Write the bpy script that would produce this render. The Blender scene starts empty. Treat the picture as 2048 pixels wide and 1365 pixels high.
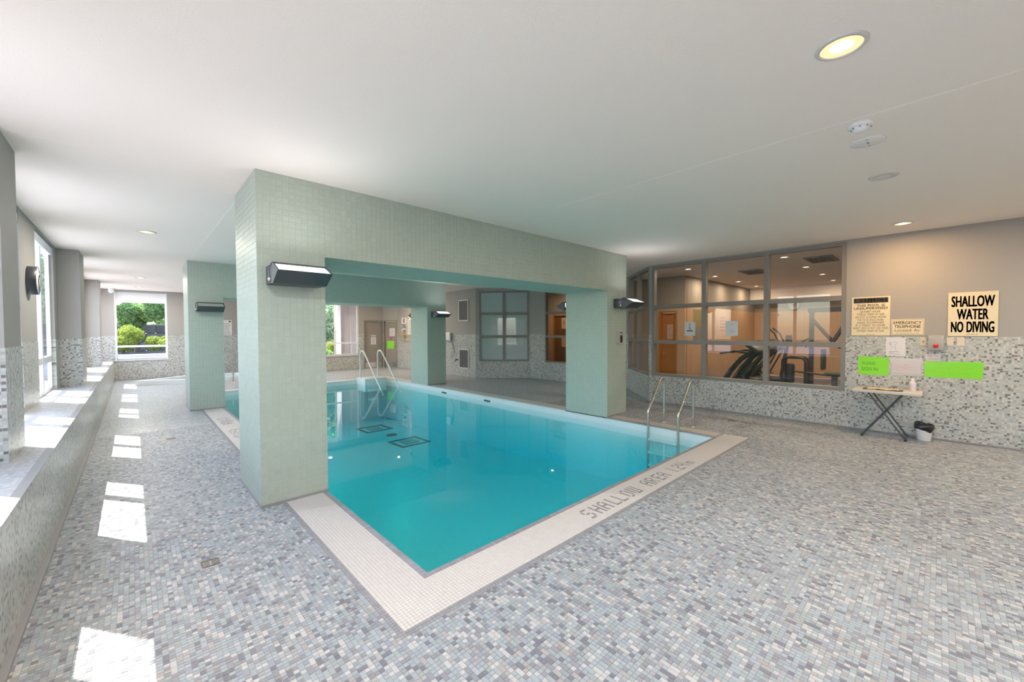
import bpy, bmesh, math, random
import numpy as np
from mathutils import Vector, Matrix

random.seed(7)
rng = np.random.default_rng(11)
scene = bpy.context.scene
COL = scene.collection

# ------------------------------------------------------------------ camera
# World axes: X to the right along the beams, Y down the corridor, Z up, metres.
F_PX, YAW, PITCH, ROLL, EYE = 806.264, -0.754053, 0.0241515, -0.00419126, 1.65
def cam_axes():
    cy, sy = math.cos(YAW), math.sin(YAW)
    cp, sp = math.cos(PITCH), math.sin(PITCH)
    cr, sr = math.cos(ROLL), math.sin(ROLL)
    ry = np.array([[cy, 0, -sy], [0, 1, 0], [sy, 0, cy]])
    ry = np.array([[cy, 0, sy], [0, 1, 0], [-sy, 0, cy]])
    rx = np.array([[1, 0, 0], [0, cp, -sp], [0, sp, cp]])
    rz = np.array([[cr, -sr, 0], [sr, cr, 0], [0, 0, 1]])
    return rz @ rx @ ry          # rows: right, down, forward in (X, -Z, Y)
CM = cam_axes()
def row_world(r):
    return Vector((r[0], r[2], -r[1]))
right, down, fwd = (row_world(CM[i]) for i in range(3))
cam_data = bpy.data.cameras.new('camera')
cam_data.sensor_width = 36.0
cam_data.lens = F_PX / 2048 * 36.0
cam_data.clip_start = 0.05
cam_data.clip_end = 300
cam = bpy.data.objects.new('camera', cam_data)
COL.objects.link(cam)
up, back = -down, -fwd
cam.matrix_world = Matrix(((right.x, up.x, back.x, 0), (right.y, up.y, back.y, 0), (right.z, up.z, back.z, EYE), (0, 0, 0, 1)))
scene.camera = cam
def project(p):
    c = CM @ np.array([p[0], -(p[2] - EYE), p[1]])
    if c[2] <= 0.05:
        return None
    return 1024 + F_PX * c[0] / c[2], 682.5 + F_PX * c[1] / c[2], c[2]

# ------------------------------------------------------------------ world, sun, exposure
SUN_TRAVEL = Vector((0.361, -0.515, -1.0)).normalized()
world = bpy.data.worlds.new('sky')
scene.world = world
world.use_nodes = True
wn = world.node_tree
wn.nodes.clear()
w_out = wn.nodes.new('ShaderNodeOutputWorld')
w_bg = wn.nodes.new('ShaderNodeBackground')
w_sky = wn.nodes.new('ShaderNodeTexSky')
w_sky.sky_type = 'NISHITA'
w_sky.sun_disc = False
w_sky.sun_elevation = math.asin(-SUN_TRAVEL.z)
w_sky.sun_rotation = math.atan2(-SUN_TRAVEL.x, -SUN_TRAVEL.y)
w_sky.air_density = 1.0
w_sky.dust_density = 1.5
w_bg.inputs['Strength'].default_value = 1.1
wn.links.new(w_sky.outputs[0], w_bg.inputs['Color'])
wn.links.new(w_bg.outputs[0], w_out.inputs['Surface'])

sun_data = bpy.data.lights.new('sun', 'SUN')
sun_data.energy = 13.0
sun_data.angle = 0.006
sun_data.color = (1.0, 0.96, 0.9)
sun = bpy.data.objects.new('sun', sun_data)
sun.rotation_euler = SUN_TRAVEL.to_track_quat('-Z', 'Y').to_euler()
sun.location = (-8, 12, 14)
COL.objects.link(sun)

scene.view_settings.view_transform = 'Standard'
scene.view_settings.look = 'None'
scene.view_settings.gamma = 1.0
scene.view_settings.use_curve_mapping = False
scene.view_settings.exposure = 0.03
scene.cycles.max_bounces = 10
scene.cycles.diffuse_bounces = 6
scene.cycles.glossy_bounces = 4
scene.cycles.transmission_bounces = 6
scene.cycles.transparent_max_bounces = 24
scene.cycles.volume_bounces = 0
scene.cycles.sample_clamp_indirect = 6.0
scene.cycles.caustics_reflective = True
scene.cycles.blur_glossy = 1.0
scene.cycles.caustics_refractive = False

SCONCE_W, DOWN_W, GYM_W = 3.0, 47.0, 19.0

# ------------------------------------------------------------------ dimensions
CEIL, DADO, BENCH_Z, WATER = 3.156, 1.545, 0.692, -0.13
PX0, PX1, PY0, PY1 = 1.435, 6.54, 2.386, 13.72         # pool opening
FR = [(4.334, 5.34), (10.75, 11.75)]                    # the two tiled frames (y range)
CLX, CRX = (0.842, 1.445), (6.55, 7.22)                 # columns left / right (x range)
BEAM_Z = 2.415
TP, FP = 0.0235, 0.0254                                 # mosaic pitch: coping, deck

# ------------------------------------------------------------------ materials
MATS = {}
def new_mat(name):
    m = bpy.data.materials.new(name)
    m.use_nodes = True
    m.node_tree.nodes.clear()
    return m, m.node_tree
def nd(t, kind, **kw):
    n = t.nodes.new(kind)
    for k, v in kw.items():
        setattr(n, k, v)
    return n
def setin(n, **kw):
    for k, v in kw.items():
        n.inputs[k.replace('_', ' ')].default_value = v
def principled(t, color=None, rough=0.5, metal=0.0, spec=0.5):
    o = nd(t, 'ShaderNodeOutputMaterial')
    b = nd(t, 'ShaderNodeBsdfPrincipled')
    if color is not None:
        b.inputs['Base Color'].default_value = (*color, 1)
    b.inputs['Roughness'].default_value = rough
    b.inputs['Metallic'].default_value = metal
    b.inputs['Specular IOR Level'].default_value = spec
    t.links.new(b.outputs[0], o.inputs['Surface'])
    return b
def math_node(t, op, a, b=None, clamp=False):
    n = nd(t, 'ShaderNodeMath', operation=op, use_clamp=clamp)
    for i, v in enumerate((a, b)):
        if v is None:
            continue
        if isinstance(v, (int, float)):
            n.inputs[i].default_value = v
        else:
            t.links.new(v, n.inputs[i])
    return n.outputs[0]
def simple(name, color, rough=0.5, metal=0.0, spec=0.5, noise=0.0, nscale=40.0, bump=0.0):
    """Plain surface with slight procedural tone variation and optional fine relief."""
    if name in MATS:
        return MATS[name]
    m, t = new_mat(name)
    b = principled(t, color, rough, metal, spec)
    if noise or bump:
        geo = nd(t, 'ShaderNodeNewGeometry')
        nz = nd(t, 'ShaderNodeTexNoise')
        nz.inputs['Scale'].default_value = nscale
        nz.inputs['Detail'].default_value = 3
        t.links.new(geo.outputs['Position'], nz.inputs['Vector'])
        if noise:
            hsv = nd(t, 'ShaderNodeHueSaturation')
            hsv.inputs['Color'].default_value = (*color, 1)
            mr = nd(t, 'ShaderNodeMapRange')
            mr.inputs['To Min'].default_value = 1 - noise
            mr.inputs['To Max'].default_value = 1 + noise
            t.links.new(nz.outputs[0], mr.inputs['Value'])
            t.links.new(mr.outputs[0], hsv.inputs['Value'])
            t.links.new(hsv.outputs[0], b.inputs['Base Color'])
        if bump:
            bp = nd(t, 'ShaderNodeBump')
            bp.inputs['Strength'].default_value = bump
            bp.inputs['Distance'].default_value = 0.004
            t.links.new(nz.outputs[0], bp.inputs['Height'])
            t.links.new(bp.outputs[0], b.inputs['Normal'])
    MATS[name] = m
    return m
def emissive(name, color, strength):
    if name in MATS:
        return MATS[name]
    m, t = new_mat(name)
    o = nd(t, 'ShaderNodeOutputMaterial')
    e = nd(t, 'ShaderNodeEmission')
    e.inputs['Color'].default_value = (*color, 1)
    e.inputs['Strength'].default_value = strength
    t.links.new(e.outputs[0], o.inputs['Surface'])
    MATS[name] = m
    return m
def clear_glass(name, tint=(1, 1, 1), ior=1.45):
    m, t = new_mat(name)
    o = nd(t, 'ShaderNodeOutputMaterial')
    tr = nd(t, 'ShaderNodeBsdfTransparent')
    tr.inputs['Color'].default_value = (*tint, 1)
    gl = nd(t, 'ShaderNodeBsdfGlossy')
    gl.inputs['Roughness'].default_value = 0.0
    fr = nd(t, 'ShaderNodeFresnel')
    fr.inputs['IOR'].default_value = ior
    geo = nd(t, 'ShaderNodeNewGeometry')
    fac = math_node(t, 'MULTIPLY', fr.outputs[0], math_node(t, 'SUBTRACT', 1.0, geo.outputs['Backfacing']))
    mx = nd(t, 'ShaderNodeMixShader')
    t.links.new(fac, mx.inputs[0])
    t.links.new(tr.outputs[0], mx.inputs[1])
    t.links.new(gl.outputs[0], mx.inputs[2])
    t.links.new(mx.outputs[0], o.inputs['Surface'])
    MATS[name] = m
    return m
def grid_mat(name, u_axis, v_axis, pitch, joint, colors, grout, rough=0.35, weights=None, jitter=0.0, bump=0.3):
    """Mosaic: one tone per cell picked by a white-noise hash, recessed joints; u/v are world axes."""
    if name in MATS:
        return MATS[name]
    m, t = new_mat(name)
    b = principled(t, None, rough)
    geo = nd(t, 'ShaderNodeNewGeometry')
    def axis(a):
        d = nd(t, 'ShaderNodeVectorMath', operation='DOT_PRODUCT')
        t.links.new(geo.outputs['Position'], d.inputs[0])
        d.inputs[1].default_value = a
        return math_node(t, 'DIVIDE', math_node(t, 'ADD', d.outputs['Value'], 0.0007), pitch)
    u, v = axis(u_axis), axis(v_axis)
    fu, fv = math_node(t, 'FLOOR', u), math_node(t, 'FLOOR', v)
    cb = nd(t, 'ShaderNodeCombineXYZ')
    t.links.new(fu, cb.inputs[0]); t.links.new(fv, cb.inputs[1])
    wnz = nd(t, 'ShaderNodeTexWhiteNoise', noise_dimensions='2D')
    t.links.new(cb.outputs[0], wnz.inputs['Vector'])
    ramp = nd(t, 'ShaderNodeValToRGB')
    ramp.color_ramp.interpolation = 'CONSTANT'
    w = weights or [1] * len(colors)
    tot, acc = sum(w), 0
    els = ramp.color_ramp.elements
    while len(els) > 1:
        els.remove(els[-1])
    for i, c in enumerate(colors):
        e = els[0] if i == 0 else els.new(acc / tot)
        e.position = acc / tot
        e.color = (*c, 1)
        acc += w[i]
    t.links.new(wnz.outputs['Value'], ramp.inputs[0])
    def edge(x):
        f = math_node(t, 'FRACT', x)
        d = math_node(t, 'MINIMUM', f, math_node(t, 'SUBTRACT', 1.0, f))
        return math_node(t, 'GREATER_THAN', d, joint / pitch / 2)
    mask = math_node(t, 'MULTIPLY', edge(u), edge(v))
    mix = nd(t, 'ShaderNodeMix', data_type='RGBA')
    mix.inputs['A'].default_value = (*grout, 1)
    t.links.new(mask, mix.inputs['Factor'])
    t.links.new(ramp.outputs[0], mix.inputs['B'])
    t.links.new(mix.outputs['Result'], b.inputs['Base Color'])
    if bump:
        bp = nd(t, 'ShaderNodeBump')
        bp.inputs['Strength'].default_value = bump
        bp.inputs['Distance'].default_value = 0.001
        t.links.new(mask, bp.inputs['Height'])
        t.links.new(bp.outputs[0], b.inputs['Normal'])
    MATS[name] = m
    return m
def attr_mat(name, source, rough=0.35, spec=0.5):
    """Tile glaze: colour stored per tile (mesh attribute) or per tile object."""
    if name in MATS:
        return MATS[name]
    m, t = new_mat(name)
    b = principled(t, None, rough, 0, spec)
    if source == 'object':
        n = nd(t, 'ShaderNodeObjectInfo')
        t.links.new(n.outputs['Color'], b.inputs['Base Color'])
    else:
        n = nd(t, 'ShaderNodeAttribute', attribute_name='tone')
        t.links.new(n.outputs['Color'], b.inputs['Base Color'])
    MATS[name] = m
    return m

FLOOR_COLORS = [(.54, .535, .53), (.385, .43, .465), (.365, .41, .425), (.30, .305, .33), (.215, .22, .25), (.41, .39, .38), (.335, .355, .405)]
FLOOR_W = [16, 24, 20, 15, 8, 9, 8]
WALL_COLORS = [(.60, .58, .53), (.48, .50, .465), (.42, .455, .43), (.38, .365, .34), (.165, .156, .15), (.52, .49, .445), (.28, .27, .26)]
WALL_W = [16, 26, 23, 12, 9, 9, 5]
GROUT = (.44, .43, .42)
def mosaic_wall(u):
    u = (round(u[0], 4), round(u[1], 4), 0)
    return grid_mat('wall_mosaic_%d_%d' % (round(u[0] * 100), round(u[1] * 100)), u, (0, 0, 1), 0.0245, 0.0022, WALL_COLORS, GROUT, 0.3, WALL_W)
M_floor_far = grid_mat('floor_mosaic', (1, 0, 0), (0, 1, 0), FP, 0.0018, FLOOR_COLORS, GROUT, 0.34, FLOOR_W)
M_grout = simple('floor_grout', (.41, .405, .40), 0.8)
M_tile_obj = attr_mat('tile_glaze_single', 'object', 0.48, 0.25)
M_tile = attr_mat('tile_glaze', 'mesh', 0.48, 0.25)
GREEN = (.45, .51, .435)
M_green_grout = simple('green_grout', (.56, .62, .53), 0.7)
def green_grid(u, v, tag):
    return grid_mat('green_tile_' + tag, u, v, 0.055, 0.003, [(.41, .485, .415), (.40, .475, .41), (.42, .495, .425)], (.54, .60, .50), 0.42)
M_white_mosaic = grid_mat('white_mosaic', (1, 0, 0), (0, 1, 0), TP, 0.0018, [(.72, .68, .64), (.70, .665, .63)], (.50, .48, .46), 0.35)
M_ceiling = simple('ceiling_stucco', (.90, .815, .735), 0.9, 0, 0.2, 0.03, 90, 0.25)
M_paint = simple('taupe_paint', (.385, .365, .34), 0.7, 0, 0.3, 0.02, 30, 0.08)
M_frame = simple('grey_frame_paint', (.235, .22, .20), 0.45)
M_white_frame = simple('white_frame', (.78, .80, .83), 0.4)
M_sill = simple('sill_white', (.80, .79, .78), 0.4)
M_edge = simple('grey_edge_tile', (.31, .30, .30), 0.35, noise=0.05, nscale=30)
M_glass = clear_glass('window_glass', (0.97, 0.98, 0.98))
M_gym_glass = clear_glass('gym_glass', (0.93, 0.93, 0.93), 1.75)
M_steel = simple('brushed_steel', (.62, .58, .54), 0.22, 1.0)
M_white_rail = simple('white_rail', (.74, .74, .73), 0.3)
M_black = simple('black_plastic', (.025, .026, .03), 0.4)
M_darkmetal = simple('dark_bronze', (.075, .08, .09), 0.38, 0.3, 0.5)
M_white = simple('white_plastic', (.80, .79, .77), 0.4)
M_paper = simple('white_paper', (.74, .73, .76), 0.8)
M_ink = simple('black_ink', (.03, .028, .025), 0.7)
M_redink = simple('red_ink', (.65, .08, .08), 0.7)
M_pinkink = simple('pink_ink', (.75, .38, .42), 0.7)
M_greyink = simple('grey_ink', (.30, .30, .33), 0.7)
M_cream = simple('cream_sign', (.80, .68, .46), 0.5)
M_whitesign = simple('white_sign', (.78, .74, .70), 0.5)
M_lime = simple('lime_paper', (.27, .78, .06), 0.8)
M_door = simple('taupe_door', (.30, .265, .235), 0.5, noise=0.03)
M_kick = simple('kick_plate', (.62, .58, .55), 0.4)

# ------------------------------------------------------------------ mesh helpers
class MB:
    """Collects shapes and links them as one mesh object."""
    def __init__(self):
        self.v, self.f, self.smooth = [], [], []
    def add(self, verts, faces, smooth=False):
        k = len(self.v)
        self.v += [tuple(p) for p in verts]
        self.f += [tuple(i + k for i in q) for q in faces]
        self.smooth += [smooth] * len(faces)
        return self
    def box(self, x0, x1, y0, y1, z0, z1, M=None):
        vs = [(x, y, z) for x in (x0, x1) for y in (y0, y1) for z in (z0, z1)]
        if M is not None:
            vs = [tuple(M @ Vector(p)) for p in vs]
        return self.add(vs, [(0, 1, 3, 2), (4, 6, 7, 5), (0, 4, 5, 1), (2, 3, 7, 6), (0, 2, 6, 4), (1, 5, 7, 3)])
    def rbox(self, x0, x1, y0, y1, z0, z1, r, M=None, seg=2):
        bm = bmesh.new()
        bmesh.ops.create_cube(bm, size=1.0)
        for p in bm.verts:
            p.co = Vector(((x0 + x1) / 2 + p.co.x * (x1 - x0), (y0 + y1) / 2 + p.co.y * (y1 - y0), (z0 + z1) / 2 + p.co.z * (z1 - z0)))
        bmesh.ops.bevel(bm, geom=list(bm.edges), offset=r, segments=seg, affect='EDGES', profile=0.5)
        return self.bm(bm, M, True)
    def bm(self, bm, M=None, smooth=False):
        bm.verts.index_update()
        vs = [tuple(M @ p.co) if M is not None else tuple(p.co) for p in bm.verts]
        fs = [tuple(p.index for p in q.verts) for q in bm.faces]
        bm.free()
        return self.add(vs, fs, smooth)
    def prism(self, poly, d0, d1, ax):
        """poly: 2D points; extruded between d0 and d1 along axis ax ('x','y','z')."""
        def at(p, d):
            return {'x': (d, p[0], p[1]), 'y': (p[0], d, p[1]), 'z': (p[0], p[1], d)}[ax]
        n = len(poly)
        vs = [at(p, d0) for p in poly] + [at(p, d1) for p in poly]
        fs = [tuple(range(n))[::-1], tuple(range(n, 2 * n))] + [(i, (i + 1) % n, n + (i + 1) % n, n + i) for i in range(n)]
        return self.add(vs, fs)
    def tube(self, pts, r, seg=10, closed=False, flat=1.0):
        pts = [Vector(p) for p in pts]
        n = len(pts)
        rings, prev = [], None
        for i, p in enumerate(pts):
            if closed:
                d = (pts[(i + 1) % n] - pts[i - 1]).normalized()
            else:
                d = (pts[min(i + 1, n - 1)] - pts[max(i - 1, 0)]).normalized()
            if prev is None:
                a = Vector((0, 0, 1)) if abs(d.z) < 0.9 else Vector((1, 0, 0))
                u = d.cross(a).normalized()
            else:
                u = (prev - d * prev.dot(d)).normalized()
            prev = u
            w = d.cross(u)
            rr = r[i] if isinstance(r, (list, tuple)) else r
            rings.append([p + u * (math.cos(2 * math.pi * k / seg) * rr) + w * (math.sin(2 * math.pi * k / seg) * rr * flat) for k in range(seg)])
        vs = [q for ring in rings for q in ring]
        fs = []
        for i in range(n if closed else n - 1):
            a, b = i * seg, ((i + 1) % n) * seg
            fs += [(a + k, a + (k + 1) % seg, b + (k + 1) % seg, b + k) for k in range(seg)]
        self.add(vs, fs, True)
        if not closed:
            self.add(rings[0], [tuple(range(seg))[::-1]])
            self.add(rings[-1], [tuple(range(seg))])
        return self
    def lathe(self, prof, c=(0, 0, 0), seg=24, M=None, smooth=True, cap=True):
        """prof: (radius, z) pairs revolved about local Z."""
        vs, fs = [], []
        for r, z in prof:
            for k in range(seg):
                a = 2 * math.pi * k / seg
                p = Vector((r * math.cos(a), r * math.sin(a), z))
                if M is not None:
                    p = M @ p
                vs.append((p.x + c[0], p.y + c[1], p.z + c[2]))
        for i in range(len(prof) - 1):
            fs += [(i * seg + k, i * seg + (k + 1) % seg, (i + 1) * seg + (k + 1) % seg, (i + 1) * seg + k) for k in range(seg)]
        self.add(vs, fs, smooth)
        if cap:
            self.add(vs[:seg], [tuple(range(seg))[::-1]])
            self.add(vs[-seg:], [tuple(range(seg))])
        return self
    def build(self, name, mat, parent=None, kind=None):
        me = bpy.data.meshes.new(name)
        me.from_pydata(self.v, [], self.f)
        me.polygons.foreach_set('use_smooth', self.smooth)
        me.materials.append(mat)
        bm = bmesh.new(); bm.from_mesh(me)
        bmesh.ops.recalc_face_normals(bm, faces=bm.faces)
        bm.to_mesh(me); bm.free()
        o = bpy.data.objects.new(name, me)
        COL.objects.link(o)
        if parent is not None:
            o.parent = parent
        if kind:
            o['kind'] = kind
        return o
def tag(o, label, cat, group=None):
    o['label'] = label
    o['category'] = cat
    if group:
        o['group'] = group
    return o
def thing(name, label, cat, loc=(0, 0, 0), rz=0.0, group=None):
    o = bpy.data.objects.new(name, None)
    o.empty_display_size = 0.05
    o.location = loc
    o.rotation_euler = (0, 0, rz)
    COL.objects.link(o)
    return tag(o, label, cat, group)
def struct(mb, name, mat, label=None, parent=None):
    o = mb.build(name, mat, parent)
    if parent is None:
        o['kind'] = 'structure'
        if label:
            o['label'] = label
    return o
def struct_empty(name, label=None):
    o = bpy.data.objects.new(name, None)
    o.empty_display_size = 0.05
    COL.objects.link(o)
    o['kind'] = 'structure'
    if label:
        o['label'] = label
    return o
def copy_tree(o, parent=None):
    c = o.copy()
    COL.objects.link(c)
    c.parent = parent
    for ch in list(o.children):
        copy_tree(ch, c)
    return c
def arc(c, r, a0, a1, n):
    return [(c[0] + r * math.cos(math.radians(a0 + (a1 - a0) * i / n)), c[1] + r * math.sin(math.radians(a0 + (a1 - a0) * i / n))) for i in range(n + 1)]

_txt_cache = {}
def text_shape(body):
    """Flat letter outlines (verts2d, faces) from the built-in font, raw units, starting at x = 0."""
    if body in _txt_cache:
        return _txt_cache[body]
    cu = bpy.data.curves.new('lettering', 'FONT')
    cu.body = body
    cu.resolution_u = 3
    ob = bpy.data.objects.new('lettering', cu)
    COL.objects.link(ob)
    dg = bpy.context.evaluated_depsgraph_get()
    me = ob.evaluated_get(dg).to_mesh()
    vs = [(p.co.x, p.co.y) for p in me.vertices]
    fs = [tuple(q.vertices) for q in me.polygons]
    ob.evaluated_get(dg).to_mesh_clear()
    bpy.data.objects.remove(ob)
    bpy.data.curves.remove(cu)
    x0 = min(p[0] for p in vs)
    _txt_cache[body] = ([(x - x0, y) for x, y in vs], fs)
    return _txt_cache[body]
def put_text(body, O, U, V, s0, s1, t0, t1, bold, mat, parent):
    """Lettering fitted to the rectangle s0..s1 x t0..t1 on the plane O + sU + tV; one mesh per word."""
    words = [text_shape(w) for w in body.split()]
    widths = [max(p[0] for p in vs) for vs, _ in words]
    lo = min(p[1] for vs, _ in words for p in vs)
    hi = max(p[1] for vs, _ in words for p in vs)
    space = 0.46
    total = sum(widths) + space * (len(words) - 1)
    O, U, V = Vector(O), Vector(U), Vector(V)
    b = max(0.0, bold) * (t1 - t0) * 0.5                  # stroke thickening for heavy lettering
    steps = [(0, 0)] if b < 0.0003 else [(-1, -1), (1, -1), (1, 1), (-1, 1), (-1, 0), (1, 0), (0, 0)]
    x = 0.0
    for (vs, fs), w in zip(words, widths):
        mb = MB()
        for dx, dy in steps:
            mb.add([O + U * (s0 + b + (s1 - s0 - 2 * b) * (x + px) / total + dx * b) + V * (t0 + b + (t1 - t0 - 2 * b) * (py - lo) / (hi - lo) + dy * b) for px, py in vs], fs)
        mb.build('lettering', mat, parent)
        x += w + space

# ------------------------------------------------------------------ tiles
_tile_mesh = {}
def tile_mesh(w, h, th=0.0026, ch=0.0008):
    """One chamfered tile, centred, face up at z = 0."""
    key = (round(w, 5), round(h, 5))
    if key not in _tile_mesh:
        vs = []
        for z, i in ((0, ch), (-ch, 0), (-th, 0)):
            for sx, sy in ((-1, -1), (1, -1), (1, 1), (-1, 1)):
                vs.append((sx * (w / 2 - i), sy * (h / 2 - i), z))
        fs = [(0, 1, 2, 3)]
        for a in (0, 4):
            fs += [(a + (k + 1) % 4, a + k, a + 4 + k, a + 4 + (k + 1) % 4) for k in range(4)]
        me = bpy.data.meshes.new('tile')
        me.from_pydata(vs, [], fs)
        me.materials.append(M_tile_obj)
        _tile_mesh[key] = me
    return _tile_mesh[key]
def lay_tiles(cells, O, U, V, colors, parent, limit=300, min_px=9.0, joint=0.0018, stuff_name='tiles', th=0.0026, part='tile', near_d=4.5):
    """cells: (n,4) array u0,v0,u1,v1 on plane O,U,V; colors (n,3). The ones that show largest become
    separate tile objects, the rest are joined into one mesh of real tiles."""
    O, U, V = (np.array(a, float) for a in (O, U, V))
    N = np.cross(U, V)
    cells = np.asarray(cells, float)
    colors = np.asarray(colors, float)
    if len(cells) == 0:
        return
    cu, cv = (cells[:, 0] + cells[:, 2]) / 2, (cells[:, 1] + cells[:, 3]) / 2
    C = O + cu[:, None] * U + cv[:, None] * V
    # projected size of each tile
    rel = C - np.array([0, 0, EYE])
    cc = np.stack([rel[:, 0], -rel[:, 2], rel[:, 1]], 1) @ CM.T
    z = np.maximum(cc[:, 2], 0.05)
    px, py = 1024 + F_PX * cc[:, 0] / z, 682.5 + F_PX * cc[:, 1] / z
    dist = np.linalg.norm(rel, axis=1)
    facing = -(rel @ N) / dist
    area = facing * ((F_PX / z) ** 2) * (cells[:, 2] - cells[:, 0]) * (cells[:, 3] - cells[:, 1])
    vis = (cc[:, 2] > 0.1) & (px > 4) & (px < 2044) & (py > 4) & (py < 1361) & (facing > 0.02)
    score = np.where(vis, area, -1)
    order = np.argsort(-score)
    single = np.array([i for i in order[:limit] if score[i] > min_px ** 2 * 0.5], int)
    mask = np.ones(len(cells), bool)
    mask[single] = False
    R = Matrix((U.tolist(), V.tolist(), N.tolist())).transposed().to_4x4()
    for i in single:
        w, h = cells[i, 2] - cells[i, 0] - joint, cells[i, 3] - cells[i, 1] - joint
        o = bpy.data.objects.new(part, tile_mesh(w, h, th))
        o.matrix_world = Matrix.Translation(C[i].tolist()) @ R
        o.color = (*colors[i].tolist(), 1)
        COL.objects.link(o)
        if parent is not None:
            o.parent = parent
    rest = np.nonzero(mask)[0]
    if len(rest) == 0:
        return
    c = cells[rest]
    near = dist[rest] < near_d
    def corners(c, inset, drop):
        j = joint / 2 + inset
        u0, v0, u1, v1 = c[:, 0] + j, c[:, 1] + j, c[:, 2] - j, c[:, 3] - j
        q = np.stack([np.stack([u0, v0], 1), np.stack([u1, v0], 1), np.stack([u1, v1], 1), np.stack([u0, v1], 1)], 1)
        return O + q[..., :1] * U + q[..., 1:] * V - drop * N
    verts, quads, cols = [], [], []
    base = 0
    cf = c[~near]
    if len(cf):
        P = corners(cf, 0, 0).reshape(-1, 3)
        verts.append(P)
        quads.append(np.arange(len(cf) * 4).reshape(-1, 4))
        cols.append(np.repeat(colors[rest][~near], 1, 0))
        base = len(P)
    cn = c[near]
    if len(cn):
        a, b = corners(cn, 0.0008, 0), corners(cn, 0, 0.0026)
        P = np.concatenate([a, b], 1).reshape(-1, 3)
        k = base + np.arange(len(cn))[:, None] * 8
        qs = [k + np.array([[0, 1, 2, 3]])] + [k + np.array([[(i + 1) % 4, i, 4 + i, 4 + (i + 1) % 4]]) for i in range(4)]
        verts.append(P)
        quads.append(np.stack(qs, 1).reshape(-1, 4))
        cols.append(np.repeat(colors[rest][near], 5, 0))
    verts, quads, cols = np.concatenate(verts), np.concatenate(quads), np.concatenate(cols)
    me = bpy.data.meshes.new(stuff_name)
    me.vertices.add(len(verts)); me.vertices.foreach_set('co', verts.astype(np.float32).ravel())
    me.loops.add(len(quads) * 4); me.loops.foreach_set('vertex_index', quads.astype(np.int32).ravel())
    me.polygons.add(len(quads))
    me.polygons.foreach_set('loop_start', np.arange(0, len(quads) * 4, 4, dtype=np.int32))
    me.polygons.foreach_set('use_smooth', np.zeros(len(quads), bool))
    me.update(calc_edges=True)
    at = me.attributes.new('tone', 'FLOAT_COLOR', 'FACE')
    at.data.foreach_set('color', np.concatenate([cols, np.ones((len(cols), 1))], 1).astype(np.float32).ravel())
    me.materials.append(M_tile)
    o = bpy.data.objects.new(stuff_name, me)
    o['kind'] = 'stuff'
    COL.objects.link(o)
    if parent is not None:
        o.parent = parent
    return o
def grid_cells(u0, u1, v0, v1, pitch, exact=False, skip=()):
    if exact:
        nu, nv = max(1, round((u1 - u0) / pitch)), max(1, round((v1 - v0) / pitch))
        us, vs = np.linspace(u0, u1, nu + 1), np.linspace(v0, v1, nv + 1)
    else:
        us = np.arange(math.ceil(u0 / pitch - 1e-6), math.floor(u1 / pitch + 1e-6) + 1) * pitch
        vs = np.arange(math.ceil(v0 / pitch - 1e-6), math.floor(v1 / pitch + 1e-6) + 1) * pitch
    a, b = np.meshgrid(us[:-1], vs[:-1], indexing='ij')
    a2, b2 = np.meshgrid(us[1:], vs[1:], indexing='ij')
    c = np.stack([a.ravel(), b.ravel(), a2.ravel(), b2.ravel()], 1)
    for (x0, x1, y0, y1) in skip:
        m = ((c[:, 0] + c[:, 2]) / 2 > x0) & ((c[:, 0] + c[:, 2]) / 2 < x1) & ((c[:, 1] + c[:, 3]) / 2 > y0) & ((c[:, 1] + c[:, 3]) / 2 < y1)
        c = c[~m]
    return c
def pick_colors(n, palette, weights, jitter=0.03):
    p = np.array(weights, float) / sum(weights)
    c = np.array(palette)[rng.choice(len(palette), n, p=p)]
    return np.clip(c * (1 + rng.normal(0, jitter, (n, 1))), 0.01, 0.95)

# ================================================================== STRUCTURE
# ---- floor: mosaic deck around the pool
DRAINS = [(0.371, 3.562), (0.396, 8.18), (7.973, 2.613)]
CX0, CY0, CX1 = 40 * FP, 77 * FP, 270 * FP             # outer edges of the coping, on the mosaic grid
YF, YR = 354 * FP, 244 * FP
floor_near = [(-0.5, CX0, -1.598, YF), (CX0, 8.74, -1.598, CY0), (CX1, 8.74, CY0, YR)]
mb = MB()
for x0, x1, y0, y1 in floor_near:
    mb.box(x0, x1, y0, y1, -0.30, -0.0025)
floor = struct(mb, 'floor', M_grout, 'pool deck of small grey, blue and cream mosaic tiles')
mb = MB()
for x0, x1, y0, y1 in [(-0.5, 8.74, -4.2, -1.598), (-0.5, CX0, YF, 19.5), (CX1, 8.74, YR, 14.0), (CX0, 8.43, 14.0, 17.7), (CX0, 4.6, 17.7, 19.5), (8.43, 8.74, 14.0, 16.9)]:
    mb.box(x0, x1, y0, y1, -0.30, 0.0)
mb.prism([(8.74, 4.64), (10.1, 6.0), (10.1, 9.8), (8.74, 11.16)], -0.30, 0.0, 'z')
struct(mb, 'far_deck', M_floor_far, parent=floor)
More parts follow.
